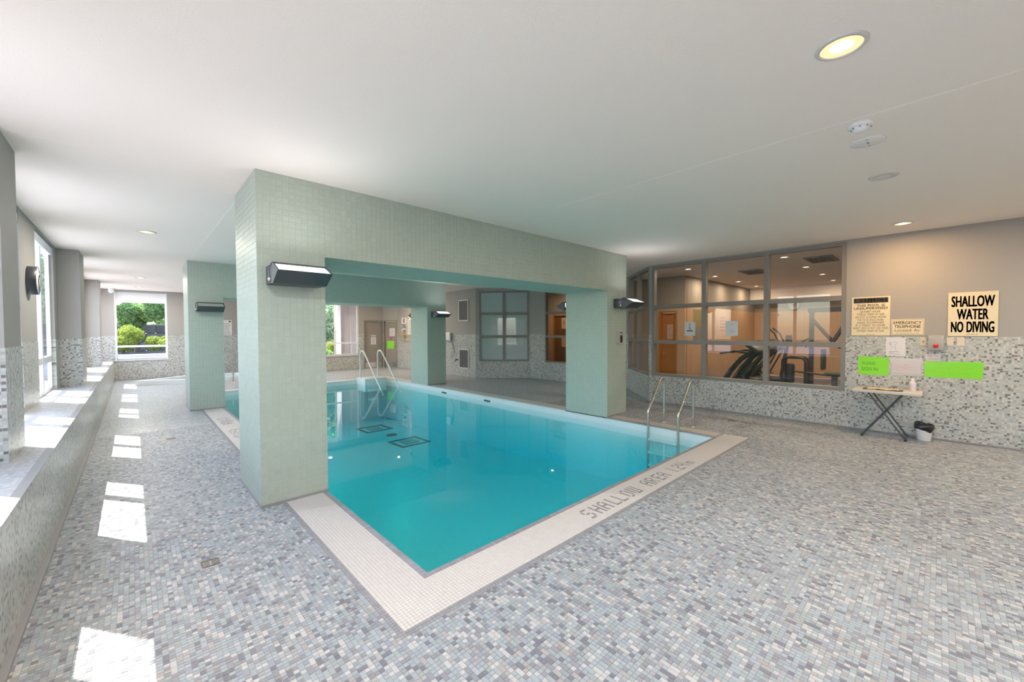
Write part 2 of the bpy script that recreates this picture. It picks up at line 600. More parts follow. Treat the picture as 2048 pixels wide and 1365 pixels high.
def deck_cells(x0, x1, y0, y1, skip):
    """Columns of single and double-length tiles on the deck grid, as the mosaic sheets are laid."""
    out = []
    i0, i1 = math.ceil(x0 / FP - 1e-6), math.floor(x1 / FP + 1e-6)
    j0, j1 = math.ceil(y0 / FP - 1e-6), math.floor(y1 / FP + 1e-6)
    for i in range(i0, i1):
        ln = np.where(rng.random(j1 - j0 + 2) < 0.82, 1, 2)
        e = j0 + np.concatenate([[0], np.cumsum(ln)])
        e = e[e < j1]
        e = np.append(e, j1)
        out.append(np.stack([np.full(len(e) - 1, i * FP), e[:-1] * FP, np.full(len(e) - 1, (i + 1) * FP), e[1:] * FP], 1))
    c = np.concatenate(out)
    for (a0, a1, b0, b1) in skip:
        mu, mv = (c[:, 0] + c[:, 2]) / 2, (c[:, 1] + c[:, 3]) / 2
        c = c[~((mu > a0) & (mu < a1) & (mv > b0) & (mv < b1))]
    return c
skips = [(d[0] - .055, d[0] + .055, d[1] - .055, d[1] + .055) for d in DRAINS] + [(CLX[0], CLX[1], FR[0][0], FR[0][1])]
cells = np.concatenate([deck_cells(*r, skips) for r in floor_near])
cells[:, 2] = np.where(cells[:, 2] > 8.70, 8.735, cells[:, 2])
lay_tiles(cells, (0, 0, 0), (1, 0, 0), (0, 1, 0), pick_colors(len(cells), FLOOR_COLORS, FLOOR_W), floor, 300, 9, stuff_name='mosaic_tiles')

# ---- pool coping: white mosaic band, grey borders, lettering laid in grey tiles
GLYPH = {
    'S': '.### #... #... .##. ...# ...# ###.', 'H': '#..# #..# #..# #### #..# #..# #..#', 'A': '.##. #..# #..# #### #..# #..# #..#',
    'L': '#... #... #... #... #... #... ####', 'O': '.##. #..# #..# #..# #..# #..# .##.', 'W': '#.#.# #.#.# #.#.# #.#.# #.#.# #.#.# .####',
    'R': '###. #..# #..# ###. #.#. #..# #..#', 'E': '#### #... #... ###. #... #... ####', '1': '# # # # # # #', '2': '.##. #..# ...# .##. #... #... ####',
    '4': '#..# #..# #..# #### ...# ...# ...#', '.': '. . . . . . #', 'm': '..... ..... ..... ####. #.#.# #.#.# #.#.#', ' ': '.... .... .... .... .... .... ....'}
WHITE_T, GREY_T = (.70, .66, .625), (.30, .29, .30)
cop = MB()
COP = [(CX0, CX1, CY0, PY0 + .002), (CX0, PX0 + .002, PY0 + .002, FR[0][0]), (CX0, PX0 + .002, FR[0][1], FR[1][0]), (PX1 - .002, CX1, PY0 + .002, FR[0][0])]
for x0, x1, y0, y1 in COP:
    cop.box(x0, x1, y0, y1, -0.024, -0.0025)
coping = struct(cop, 'pool_coping', M_grout, 'white mosaic band with grey borders around the pool edge')
mb = MB()
for x0, x1, y0, y1 in [(CX0, PX0 + .002, FR[1][1], 14.0), (PX1 - .002, CX1, FR[0][1], 14.0), (PX0 + .002, PX1 - .002, PY1 - .002, 14.0)]:
    mb.box(x0, x1, y0, y1, -0.024, 0.0)
struct(mb, 'far_band', M_white_mosaic, parent=coping)
NOSE = 0.047
def coping_cells():
    cs, co = [], []
    def addc(c, col, j=0.015):
        cs.append(c)
        co.append(np.clip(np.array(col) * (1 + rng.normal(0, j, (len(c), 1))), 0, 1))
    y_in = PY0 - NOSE
    # front band: rows counted from the pool side, letters read from the deck side
    nx = round((6.84 - 1.055) / TP); ny = round((y_in - 2.0) / TP)
    xs = 1.055 + np.arange(nx + 1) * (6.84 - 1.055) / nx
    ys = 2.0 + np.arange(ny + 1) * (y_in - 2.0) / ny
    ink = np.zeros((nx, ny), bool)
    cx = (2.93 - 1.055) / TP
    for ch in 'SHALLOW AREA 1.24m':
        g = GLYPH[ch].split()
        for r, row in enumerate(g):
            for k, q in enumerate(row):
                if q == '#':
                    ink[int(cx) + k, 3 + (len(g) - 1 - r)] = True
        cx += len(g[0]) + 1.45
    a, b = np.meshgrid(range(nx), range(ny), indexing='ij')
    c = np.stack([xs[a.ravel()], ys[b.ravel()], xs[a.ravel() + 1], ys[b.ravel() + 1]], 1)
    addc(c, np.where(ink.ravel()[:, None], GREY_T, WHITE_T))
    # left bands
    addc(grid_cells(1.055, PX0 - NOSE, y_in, FR[0][0], TP, True), WHITE_T)
    c = grid_cells(1.055, PX0 - NOSE, FR[0][1], FR[1][0], TP, True)
    mid, rowy = (c[:, 0] + c[:, 2]) / 2, (c[:, 1] + c[:, 3]) / 2
    h = (np.sin(np.floor(mid / TP) * 12.9898 + np.floor(rowy / TP / 2) * 78.233) * 43758.5453) % 1
    worn = (mid > 1.13) & (mid < 1.32) & (((rowy > 7.5) & (rowy < 8.25)) | ((rowy > 8.7) & (rowy < 9.5))) & (h > 0.62)
    addc(c, np.where(worn[:, None], (.44, .37, .35), WHITE_T))
    # right band
    addc(grid_cells(PX1 + 0.024, 6.84, PY0, FR[0][0], TP, True), (.62, .565, .50))
    # outer grey border (two rows) and inner nosing (long tiles across the edge)
    addc(grid_cells(CX0, 1.055, CY0, FR[0][0], TP, True), (.33, .325, .345), 0.05)
    addc(grid_cells(CX0, 1.055, FR[0][1], FR[1][0], TP, True), (.33, .325, .345), 0.05)
    addc(grid_cells(1.055, 6.84, CY0, 2.0, TP, True), (.33, .325, .345), 0.05)
    n = round((PX1 - PX0 + NOSE) / TP); xs = np.linspace(PX0 - NOSE, PX1 + 0.02, n + 1)
    addc(np.stack([xs[:-1], np.full(n, y_in), xs[1:], np.full(n, PY0)], 1), (.33, .315, .335), 0.06)
    for y0, y1 in ((PY0, FR[0][0]), FR and (FR[0][1], FR[1][0])):
        n = round((y1 - y0) / TP); ys = np.linspace(y0, y1, n + 1)
        addc(np.stack([np.full(n, PX0 - NOSE), ys[:-1], np.full(n, PX0), ys[1:]], 1), (.35, .345, .375), 0.06)
    n = round((FR[0][0] - PY0) / TP); ys = np.linspace(PY0, FR[0][0], n + 1)
    addc(np.stack([np.full(n, PX1), ys[:-1], np.full(n, PX1 + 0.024), ys[1:]], 1), (.24, .22, .21), 0.06)
    return np.concatenate(cs), np.concatenate(co)
cells, cols = coping_cells()
lay_tiles(cells, (0, 0, 0), (1, 0, 0), (0, 1, 0), cols, coping, 300, 8, stuff_name='coping_tiles')

# ---- pool basin and water
M_pool = grid_mat('pool_tile', (1, 1, 0), (0, 0, 1), 0.05, 0.003, [(.80, .85, .84), (.78, .84, .835)], (.72, .77, .76), 0.3)
M_pool_floor = grid_mat('pool_floor_tile', (1, 0, 0), (0, 1, 0), 0.05, 0.003, [(.80, .85, .84), (.78, .84, .835)], (.72, .77, .76), 0.3)
Z_NEAR, Z_FAR = -1.12, -1.42
mb = MB()
T = 0.18
for x0, x1, y0, y1 in [(PX0 - T, PX0, PY0 - T, PY1 + T), (PX1, PX1 + T, PY0 - T, PY1 + T), (PX0, PX1, PY0 - T, PY0), (PX0, PX1, PY1, PY1 + T)]:
    mb.box(x0, x1, y0, y1, -1.75, -0.0245)
basin = struct(mb, 'pool_basin', M_pool, 'pale tiled pool basin')
mb = MB()
mb.add([(PX0, PY0, Z_NEAR), (PX1, PY0, Z_NEAR), (PX1, PY1, Z_FAR), (PX0, PY1, Z_FAR), (PX0, PY0, -1.7), (PX1, PY0, -1.7), (PX1, PY1, -1.7), (PX0, PY1, -1.7)],
       [(0, 1, 2, 3), (7, 6, 5, 4), (0, 4, 5, 1), (1, 5, 6, 2), (2, 6, 7, 3), (3, 7, 4, 0)])
struct(mb, 'pool_floor', M_pool_floor, parent=basin)
def pool_z(y):
    return Z_NEAR + (Z_FAR - Z_NEAR) * (y - PY0) / (PY1 - PY0)
M_marker = simple('pool_marker', (.06, .09, .10), 0.4)
M_outlet = simple('pool_outlet', (.42, .44, .42), 0.5)
for cx, cy in ((5.42, 12.05), (5.35, 9.75)):
    fr = MB(); s = 0.42
    def slab(x0, x1, y0, y1, h, m):
        m.add([(x, y, pool_z(y) + dz) for dz in (0.0, h) for x, y in ((x0, y0), (x1, y0), (x1, y1), (x0, y1))],
              [(3, 2, 1, 0), (4, 5, 6, 7), (0, 1, 5, 4), (1, 2, 6, 5), (2, 3, 7, 6), (3, 0, 4, 7)])
    for x0, x1, y0, y1 in [(cx - s, cx + s, cy - s, cy - s + .075), (cx - s, cx + s, cy + s - .075, cy + s), (cx - s, cx - s + .075, cy - s + .075, cy + s - .075), (cx + s - .075, cx + s, cy - s + .075, cy + s - .075)]:
        slab(x0, x1, y0, y1, 0.012, fr)
    o = fr.build('drain_border', M_marker, basin)
    g = MB(); slab(cx - .2, cx + .2, cy - .2, cy + .2, 0.02, g)
    g.build('drain_grate', M_outlet, basin)
g = MB(); g.lathe([(0.15, 0), (0.15, 0.015)], (5.4, 10.85, pool_z(10.85)), 24)
g.build('depth_marker', M_marker, basin)
for y in (9.85, 7.9):
    g = MB(); g.box(PX1 - 0.006, PX1 - 0.0005, y - .12, y + .12, WATER - .01, WATER + .03)
    g.build('skimmer_slot', M_marker, basin)

m, t = new_mat('pool_water')
o_ = nd(t, 'ShaderNodeOutputMaterial')
tr = nd(t, 'ShaderNodeBsdfTransparent')
gl = nd(t, 'ShaderNodeBsdfGlossy'); gl.inputs['Roughness'].default_value = 0.0
frn = nd(t, 'ShaderNodeFresnel'); frn.inputs['IOR'].default_value = 1.33
geo = nd(t, 'ShaderNodeNewGeometry')
sep = nd(t, 'ShaderNodeSeparateXYZ'); t.links.new(geo.outputs['True Normal'], sep.inputs[0])
top = math_node(t, 'GREATER_THAN', sep.outputs['Z'], 0.5)
front = math_node(t, 'SUBTRACT', 1.0, geo.outputs['Backfacing'])
fac = math_node(t, 'MULTIPLY', math_node(t, 'MULTIPLY', top, front), frn.outputs[0])
nz = nd(t, 'ShaderNodeTexNoise'); nz.inputs['Scale'].default_value = 1.6; nz.inputs['Detail'].default_value = 1.0
t.links.new(geo.outputs['Position'], nz.inputs['Vector'])
bp = nd(t, 'ShaderNodeBump'); bp.inputs['Strength'].default_value = 0.02; bp.inputs['Distance'].default_value = 0.05
t.links.new(nz.outputs[0], bp.inputs['Height']); t.links.new(bp.outputs[0], gl.inputs['Normal'])
mx = nd(t, 'ShaderNodeMixShader')
t.links.new(fac, mx.inputs[0]); t.links.new(tr.outputs[0], mx.inputs[1]); t.links.new(gl.outputs[0], mx.inputs[2])
ab = nd(t, 'ShaderNodeVolumeAbsorption'); ab.inputs['Color'].default_value = (0.0, 0.905, 0.947, 1); ab.inputs['Density'].default_value = 0.72
t.links.new(mx.outputs[0], o_.inputs['Surface']); t.links.new(ab.outputs[0], o_.inputs['Volume'])
mb = MB(); mb.box(PX0 + .001, PX1 - .001, PY0 + .001, PY1 - .001, -1.66, WATER)
water = mb.build('pool_water', m)
water['kind'] = 'stuff'; water['label'] = 'still turquoise water filling the indoor pool'; water['category'] = 'water'

# ---- tiled portal frames: two columns and a beam each
def clad_face(parent, O, U, V, w, h, limit, seed_col=GREEN, pitch=0.055):
    c = grid_cells(0, w, 0, h, pitch, True)
    col = np.clip(np.array(seed_col) * (1 + rng.normal(0, 0.018, (len(c), 1))), 0, 1)
    return c, col
def clad(parent, faces, limit, min_px):
    """faces: list of (O,U,V,w,h). All tiles share the 300 largest between the faces."""
    left = limit
    for i, (O, U, V, w, h, n) in enumerate(faces):
        c, col = clad_face(parent, O, U, V, w, h, n)
        lay_tiles(c, O, U, V, col, parent, n, min_px, 0.0036, 'green_tiles', near_d=10)
PROUD = 0.0025
frames = []
for fi, (y0, y1) in enumerate(FR):
    where = ('nearer the shallow end', 'at the far end of the pool')[fi]
    for side, (x0, x1) in enumerate((CLX, CRX)):
        side_txt = ('on the window corridor side', 'on the gym side')[side]
        zb = 0.0 if side == 0 else -0.002
        e = struct_empty('column', 'pale green tiled column %s %s' % (side_txt, where))
        if fi == 0:
            mb = MB(); mb.box(x0 + PROUD, x1 - PROUD, y0 + PROUD, y1 - PROUD, zb, CEIL)
            mb.build('column_core', M_green_grout, e)
            n1, n2 = (230, 60) if side == 0 else (0, 0)
            faces = [((x0, y0, 0), (1, 0, 0), (0, 0, 1), x1 - x0, CEIL, n1),
                     ((x0, y1, 0), (0, -1, 0), (0, 0, 1), y1 - y0, CEIL, n2),
                     ((x1, y0, 0), (0, 1, 0), (0, 0, 1), y1 - y0, CEIL, 0),
                     ((x1, y1, 0), (-1, 0, 0), (0, 0, 1), x1 - x0, CEIL, 0)]
            clad(e, faces, 300, 8)
        else:
            mb = MB()
            mb.box(x0, x1, y0, y1, zb, CEIL)
            core = mb.build('column_core', green_grid((1, 0, 0), (0, 0, 1), 'x'), e)
            core.data.materials.append(green_grid((0, 1, 0), (0, 0, 1), 'y'))
            for p in core.data.polygons:
                if abs(p.normal.x) > 0.5:
                    p.material_index = 1
        mb = MB()
        mb.box(x0 - .006, x1 + .006 if side == 0 else x1 + .006, y0 - .006, y0, 0, .024)
        mb.box(x0 - .006, x1 + .006, y1, y1 + .006, 0, .024)
        if side == 0:
            mb.box(x0 - .006, x0, y0, y1, 0, .024)
        else:
            mb.box(x1, x1 + .006, y0, y1, 0, .024)
        mb.build('base_strip', M_edge, e)
        frames.append(e)
    e = struct_empty('beam', 'pale green tiled beam spanning the pool %s' % where)
    if fi == 0:
        mb = MB(); mb.box(CLX[1], CRX[0], y0 + PROUD, y1 - PROUD, BEAM_Z + PROUD, CEIL)
        mb.build('beam_core', M_green_grout, e)
        faces = [((CLX[1], y0, BEAM_Z), (1, 0, 0), (0, 0, 1), CRX[0] - CLX[1], CEIL - BEAM_Z, 290),
                 ((CRX[0], y0, BEAM_Z), (-1, 0, 0), (0, 1, 0), CRX[0] - CLX[1], y1 - y0, 0),
                 ((CRX[0], y1, BEAM_Z), (-1, 0, 0), (0, 0, 1), CRX[0] - CLX[1], CEIL - BEAM_Z, 0)]
        clad(e, faces, 300, 8)
    else:
        mb = MB(); mb.box(CLX[1], CRX[0], y0, y1, BEAM_Z, CEIL)
        core = mb.build('beam_core', green_grid((1, 0, 0), (0, 0, 1), 'x'), e)
        core.data.materials.append(green_grid((1, 0, 0), (0, 1, 0), 'z'))
        for p in core.data.polygons:
            if abs(p.normal.z) > 0.5:
                p.material_index = 1

# ---- ceiling
mb = MB()
mb.box(-1.07, 17.2, -4.4, 19.9, CEIL, CEIL + 0.05)
ceiling = struct(mb, 'ceiling', M_ceiling, 'off-white textured plaster ceiling')
n_trim = [0]
def trim(mb, mat, label):
    n_trim[0] += 1
    return struct(mb, 'trim_%d' % n_trim[0], mat, label)
M_bead = simple('ceiling_bead', (.93, .86, .79), 0.8)
mb = MB(); mb.box(3.786, 3.80, -4.0, 4.33, CEIL - .0015, CEIL); trim(mb, M_bead, 'thin control joint along the ceiling')
mb = MB(); mb.box(-.66, .842, 4.76, 4.774, CEIL - .0015, CEIL); trim(mb, M_bead, 'thin control joint across the ceiling')
mb = MB(); mb.box(.88, .894, 5.34, 10.75, CEIL - .0015, CEIL); trim(mb, M_bead, 'thin control joint between the two columns')

# ---- walls: painted above, mosaic dado below
n_wall = {}
def wall_segment(p, q, thick, name, label, openings=(), parent=None, mosaic=True, paint=M_paint, z1=CEIL, z0=0.0, dado=DADO):
    """Wall from p to q with its inner face on that line; room lies to the left of p->q."""
    p, q = Vector((*p, 0)), Vector((*q, 0))
    L = (q - p).length
    U = (q - p) / L
    N = Vector((-U.y, U.x, 0))
    M = Matrix(((U.x, N.x, 0, p.x), (U.y, N.y, 0, p.y), (0, 0, 1, 0), (0, 0, 0, 1)))
    ss = sorted({0, L, *[a for o in openings for a in o[:2]]})
    zs = sorted({z0, z1, *([dado] if mosaic else []), *[a for o in openings for a in o[2:4]]})
    up, lo = MB(), MB()
    for i in range(len(ss) - 1):
        for k in range(len(zs) - 1):
            s, z = (ss[i] + ss[i + 1]) / 2, (zs[k] + zs[k + 1]) / 2
            if any(o[0] < s < o[1] and o[2] < z < o[3] for o in openings):
                continue
            low = mosaic and z < dado
            (lo if low else up).box(ss[i], ss[i + 1], -thick, 0.004 if low else 0.0, zs[k], zs[k + 1], M)
    w = struct(up, name, paint, label, parent)
    if mosaic:
        lo.build('mosaic_dado', mosaic_wall(U), w)
        b = MB()
        for i in range(len(ss) - 1):
            s = (ss[i] + ss[i + 1]) / 2
            if not any(o[0] < s < o[1] and o[2] < 0.05 for o in openings):
                b.box(ss[i], ss[i + 1], 0.004, 0.010, 0, 0.024, M)
        b.build('base_strip', M_edge, w)
    return w, M, L
wall_right, MR, _ = wall_segment((8.74, -4.2), (8.74, 4.64), 0.16, 'wall_right', 'taupe wall with mosaic dado beside the gym window',
                                 [(5.30, 8.78, 0.62, 3.13)])
# bay beside the gym
w_bay1, MB1, LB1 = wall_segment((8.74, 4.64), (10.1, 6.0), 0.14, 'wall_bay_near', 'angled bay wall with mosaic below the glazing', [(0.04, 1.88, 0.62, 3.13)])
w_bay2, MB2, LB2 = wall_segment((10.1, 6.0), (10.1, 9.8), 0.14, 'wall_bay_middle', 'back wall of the bay with mosaic dado', [(2.12, 3.13, 0.60, 3.0)])
w_bay3, MB3, LB3 = wall_segment((10.1, 9.8), (8.74, 11.16), 0.14, 'wall_bay_far', 'angled bay wall around the frosted window', [(0.06, 1.80, 0.60, 3.06)])
w_r2, MR2, _ = wall_segment((8.74, 11.16), (8.74, 16.9), 0.16, 'wall_right_far', 'taupe wall with mosaic dado beyond the bay')
w_ang, MA, LA = wall_segment((8.74, 16.9), (8.43, 17.7), 0.14, 'wall_angled', 'short angled wall holding the taupe corner door', [(0.04, 0.80, 0.0, 2.18)])
w_door, MD, _ = wall_segment((8.43, 17.7), (4.6, 17.7), 0.18, 'wall_door', 'far wall with the taupe door and tall garden window', [(0.02, 0.89, 0.0, 2.18), (1.13, 3.45, 0.64, 2.86)])
w_ret, _, _ = wall_segment((4.6, 17.88), (4.6, 19.5), 0.18, 'wall_return', 'short return wall past the spa')
w_far, MFW, _ = wall_segment((4.6, 19.5), (-0.98, 19.5), 0.30, 'wall_far', 'end wall of the window corridor', [(3.68, 5.06, 0.70, 3.09)])
w_back, _, _ = wall_segment((-1.3, -4.2), (8.9, -4.2), 0.18, 'wall_back', 'wall behind the shallow end')

# ---- left wall: windows between piers, tiled ledge below
WINS = [(-3.2, -1.35), (-0.15, 1.65), (2.75, 4.5), (5.62, 7.52), (8.6, 10.33), (11.76, 13.47), (14.5, 16.3), (17.35, 19.2)]
MULL = [-2.2, 0.85, 3.87, 6.87, 9.44, 12.62, 15.4, 18.3]
LW = -0.97
wall_left, MLW, _ = wall_segment((LW, 19.7), (LW, -4.2), 0.10, 'wall_left', 'taupe window wall with mosaic dado above the tiled ledge',
                                 [(19.7 - b, 19.7 - a, BENCH_Z - .004, 3.11) for a, b in WINS])
for y0, y1 in ((-1.25, -0.45), (4.70, 5.30), (10.75, 11.62), (16.45, 17.22)):
    MB().box(LW, -0.69, y0, y1, DADO, CEIL).build('pier', M_paint, wall_left)
    pm = MB().box(LW, -0.686, y0 - .004, y1 + .004, BENCH_Z, DADO).build('pier_mosaic', mosaic_wall((0, 1, 0)), wall_left)
    pm.data.materials.append(mosaic_wall((1, 0, 0)))
    for p in pm.data.polygons:
        if abs(p.normal.y) > 0.5:
            p.material_index = 1
# ledge
M_ledge_top = grid_mat('ledge_top', (1, 0, 0), (0, 1, 0), 0.0245, 0.0020, [(.52, .53, .54), (.46, .475, .49), (.56, .555, .545), (.40, .405, .42)], GROUT, 0.35)
mb = MB(); mb.box(LW - 0.10, -0.5, -4.2, 19.5, 0, BENCH_Z)
ledge = struct(mb, 'window_ledge', mosaic_wall((0, 1, 0)), 'long mosaic ledge under the corridor windows')
ledge.data.materials.append(M_ledge_top)
for p in ledge.data.polygons:
    if p.normal.z > 0.5:
        p.material_index = 1
mb = MB(); mb.box(-0.545, -0.494, -4.2, 19.5, BENCH_Z, BENCH_Z + .003); mb.build('edge_tiles', M_edge, ledge)
mb = MB(); mb.box(-0.5, -0.468, -4.2, 19.5, 0.0, 0.024); mb.build('base_strip', M_edge, ledge)
# outer shells that keep daylight out except through the windows
mb = MB(); mb.box(-1.09, -1.071, -4.4, 19.9, -0.3, BENCH_Z); mb.box(-1.07, 17.2, -4.6, -4.38, -0.3, CEIL + .2)
struct(mb, 'outer_wall', M_paint, 'plain outer building wall')

n_win = [0]
def window(M, s0, s1, z0, z1, cols, rows, bar, frame_mat, glass, label, depth=(-0.12, -0.04), bars=None, t_bar=0.06):
    """Framed window in wall frame M. cols / rows: inner bar centres."""
    n_win[0] += 1
    e = struct_empty('window_%d' % n_win[0], label)
    d0, d1 = depth
    cs = [(s0, s0 + bar)] + [(c - t_bar / 2, c + t_bar / 2) for c in sorted(cols)] + [(s1 - bar, s1)]
    rs = [(z0, z0 + bar)] + [(r - t_bar / 2, r + t_bar / 2) for r in sorted(rows)] + [(z1 - bar, z1)]
    mb = MB()
    for i, (a, b) in enumerate(cs):
        mb.box(a, b, d0, d1, z0, z1, M)
    for i, (a, b) in enumerate(rs):
        for k in range(len(cs) - 1):
            mb.box(cs[k][1], cs[k + 1][0], d0 + .004, d1 - .004, a, b, M)
    mb.build('window_frame', frame_mat, e)
    for i in range(len(rs) - 1):
        for k in range(len(cs) - 1):
            g = MB()
            g.box(cs[k][1] - .004, cs[k + 1][0] + .004, (d0 + d1) / 2 - .003, (d0 + d1) / 2 + .003, rs[i][1] - .004, rs[i + 1][0] + .004, M)
            g.build('pane', glass, e)
    return e
names = ['beside the back wall', 'before the first corner pier', 'just before the first pier', 'between the first pier and the round clock',
         'past the round clock', 'past the second pier', 'before the third pier', 'at the corridor end']
for i, ((a, b), m_) in enumerate(zip(WINS, MULL)):
    e = window(MLW, 19.7 - b, 19.7 - a, BENCH_Z + .003, 3.11, [19.7 - m_], [1.22], 0.05, M_white_frame, M_glass,
               'white framed corridor window ' + names[i], (-0.095, -0.045), t_bar=0.10)
    mb = MB(); mb.rbox(19.7 - b + .01, 19.7 - a - .01, -0.042, -0.002, 2.965, 3.085, 0.015, MLW)
    mb.build('blind_cassette', M_white_frame, e)
# far corridor window (deep white lined opening with a rolled blind)
e = window(MFW, 3.68, 5.06, 0.70, 3.09, [], [1.17], 0.05, M_white_frame, M_glass, 'tall white framed window at the end of the corridor', (-0.24, -0.16), t_bar=0.07)
mb = MB()
for a, b in ((3.681, 3.70), (5.04, 5.059)):
    mb.box(a, b, -0.16, 0.002, 0.70, 3.089, MFW)
mb.build('reveal_lining', M_white_frame, e)
mb = MB(); mb.box(3.64, 5.10, -0.16, 0.035, 0.672, 0.70, MFW); mb.build('window_sill', M_sill, e)
mb = MB(); mb.box(3.69, 5.05, -0.15, -0.13, 2.72, 3.085, MFW); mb.build('roller_blind', simple('blind_fabric', (.82, .83, .84), 0.8), e)
# garden window in the door wall
e = window(MD, 1.13, 3.45, 0.64, 2.86, [2.12], [1.17], 0.05, M_white_frame, M_glass, 'tall garden window beside the taupe door', (-0.16, -0.09), t_bar=0.06)
mb = MB(); mb.box(1.10, 3.48, -0.09, 0.03, 0.612, 0.64, MD); mb.build('window_sill', M_sill, e)
# gym window in the right wall: three columns by three rows
ys = [-3.42 + 0, 0, 0]
window(MR, 5.30, 8.78, 0.615, 3.13, [4.2 + 2.275, 4.2 + 3.42], [1.395, 2.19], 0.062, M_frame, M_gym_glass, 'grey framed gym window of nine panes beside the caution sign', (-0.11, 0.012), t_bar=0.085)
window(MB1, 0.04, 1.88, 0.60, 3.13, [1.0], [1.395, 2.19], 0.055, M_frame, M_gym_glass, 'narrow angled grey framed window of six panes', (-0.10, 0.012), t_bar=0.075)
window(MB2, 2.12, 3.13, 0.60, 3.0, [], [1.47, 2.25], 0.05, M_frame, M_gym_glass, 'single column grey window looking onto a brown door', (-0.10, 0.012), t_bar=0.075)
M_frost = simple('frosted_pane', (.43, .51, .50), 0.008, 0, 0.9)
window(MB3, 0.06, 1.80, 0.60, 3.06, [0.93], [1.47, 2.27], 0.06, M_frame, M_frost, 'grey framed window of six frosted pale panes', (-0.10, 0.012), t_bar=0.09)

# ---- doors
n_door = [0]
def door(M, s0, s1, z1, label, mat=M_door, frame_mat=M_frame, kick=True, vent=True, knob_side=1, sign=None, depth=-0.06):
    n_door[0] += 1
    e = struct_empty('door_%d' % n_door[0], label)
    fw = 0.05
    mb = MB()
    mb.box(s0, s0 + fw, -0.13, 0.012, 0, z1, M); mb.box(s1 - fw, s1, -0.13, 0.012, 0, z1, M); mb.box(s0 + fw, s1 - fw, -0.13, 0.012, z1 - fw, z1, M)
    mb.build('door_frame', frame_mat, e)
    leaf = MB().box(s0 + fw + .004, s1 - fw - .004, depth - .04, depth, 0.008, z1 - fw - .004, M).build('door_leaf', mat, e)
    hx = (s1 - fw - .07) if knob_side > 0 else (s0 + fw + .07)
    hb = MB()
    hb.lathe([(0.026, 0), (0.026, .012)], (0, 0, 0), 14, M @ Matrix.Translation((hx, depth, 1.0)) @ Matrix.Rotation(-math.pi / 2, 4, 'X'))
    hb.tube([M @ Vector((hx, depth + .01, 1.0)), M @ Vector((hx, depth + .05, 1.0)), M @ Vector((hx - knob_side * .02, depth + .06, 1.0)), M @ Vector((hx - knob_side * .11, depth + .06, 1.0))], 0.009, 8)
    hb.build('lever_handle', M_steel, leaf)
    if kick:
        MB().box(s0 + fw + .03, s1 - fw - .03, depth, depth + .003, 0.03, 0.26, M).build('kick_plate', M_kick, leaf)
    if vent:
        v = MB()
        a, b = (s0 + fw + .06, s0 + fw + .30)
        for k in range(6):
            v.box(a, b, depth, depth + .012, 0.06 + k * .035, 0.078 + k * .035, M)
        v.build('louvre', M_frame, leaf)
    return e, leaf
d1, leaf1 = door(MD, 0.0, 0.91, 2.18, 'taupe metal door with two white notices in the far wall', knob_side=-1)
d2, leaf2 = door(MA, 0.02, 0.82, 2.18, 'taupe corner door with lime green notice', knob_side=-1, kick=False)
def paper_on(M, s, z, w, h, depth, mat, name, label, cat='notice', parent=None, marks=None, thick=0.002, group=None):
    """A flat sheet standing on plane n = depth of wall frame M, centred at s,z."""
    e = thing(name, label, cat, tuple(M @ Vector((s, depth, z))), 0.0, group) if parent is None else None
    R = M.to_3x3().to_4x4()
    T0 = R if e is not None else M @ Matrix.Translation((s, depth, z))
    mb = MB(); mb.box(-w / 2, w / 2, 0, thick, -h / 2, h / 2, T0)
    o = mb.build('sheet', mat, e if e is not None else parent)
    return e if e is not None else o, T0, thick
def marks_on(T0, thick, parent, items, default=M_ink):
    """items: ('text', body, s0, s1, t0, t1, bold, mat) or ('bar', s0, s1, t0, t1, mat). s runs as read from the room."""
    flip = Matrix.Diagonal((-1, 1, 1, 1))       # wall frames run right to left as seen from the room
    for it in items:
        mb = MB()
        A = T0 @ flip
        O = A @ Vector((0, thick + .0008, 0)); U = (A.to_3x3() @ Vector((1, 0, 0))); V = (A.to_3x3() @ Vector((0, 0, 1)))
        if it[0] == 'text':
            put_text(it[1], O, U, V, it[2], it[3], it[4], it[5], it[6], it[7] if len(it) > 7 else default, parent)
        elif it[0] == 'bar':
            O2 = [O + U * a + V * b for a, b in ((it[1], it[3]), (it[2], it[3]), (it[2], it[4]), (it[1], it[4]))]
            mb.add(O2, [(0, 1, 2, 3)])
            mb.build(it[6] if len(it) > 6 else 'printed_line', it[5] if len(it) > 5 else default, parent)
        elif it[0] == 'lines':                   # hand drawn strokes as thin flat ribbons, one mesh each
            for pl in it[1]:
                mb = MB()
                L_, R_ = [], []
                for i, (a, b) in enumerate(pl):
                    p0, p1 = pl[max(i - 1, 0)], pl[min(i + 1, len(pl) - 1)]
                    d = math.hypot(p1[0] - p0[0], p1[1] - p0[1]) or 1e-6
                    nx, ny = -(p1[1] - p0[1]) / d * it[2] / 2, (p1[0] - p0[0]) / d * it[2] / 2
                    L_.append(O + U * (a + nx) + V * (b + ny)); R_.append(O + U * (a - nx) + V * (b - ny))
                n = len(pl)
                mb.add(L_ + R_, [(i, i + 1, n + i + 1, n + i) for i in range(n - 1)])
                mb.build(it[4] if len(it) > 4 else 'drawing', it[3] if len(it) > 3 else default, parent)
def rows(n, s0, s1, t0, t1, mat=M_greyink, fill=0.35):
    out = []
    for k in range(n):
        t = t1 - (t1 - t0) * (k + .5) / n
        h = (t1 - t0) / n * fill / 2
        out.append(('bar', s0 + random.uniform(0, .05) * (s1 - s0), s1 - random.uniform(0, .2) * (s1 - s0), t - h, t + h, mat))
    return out
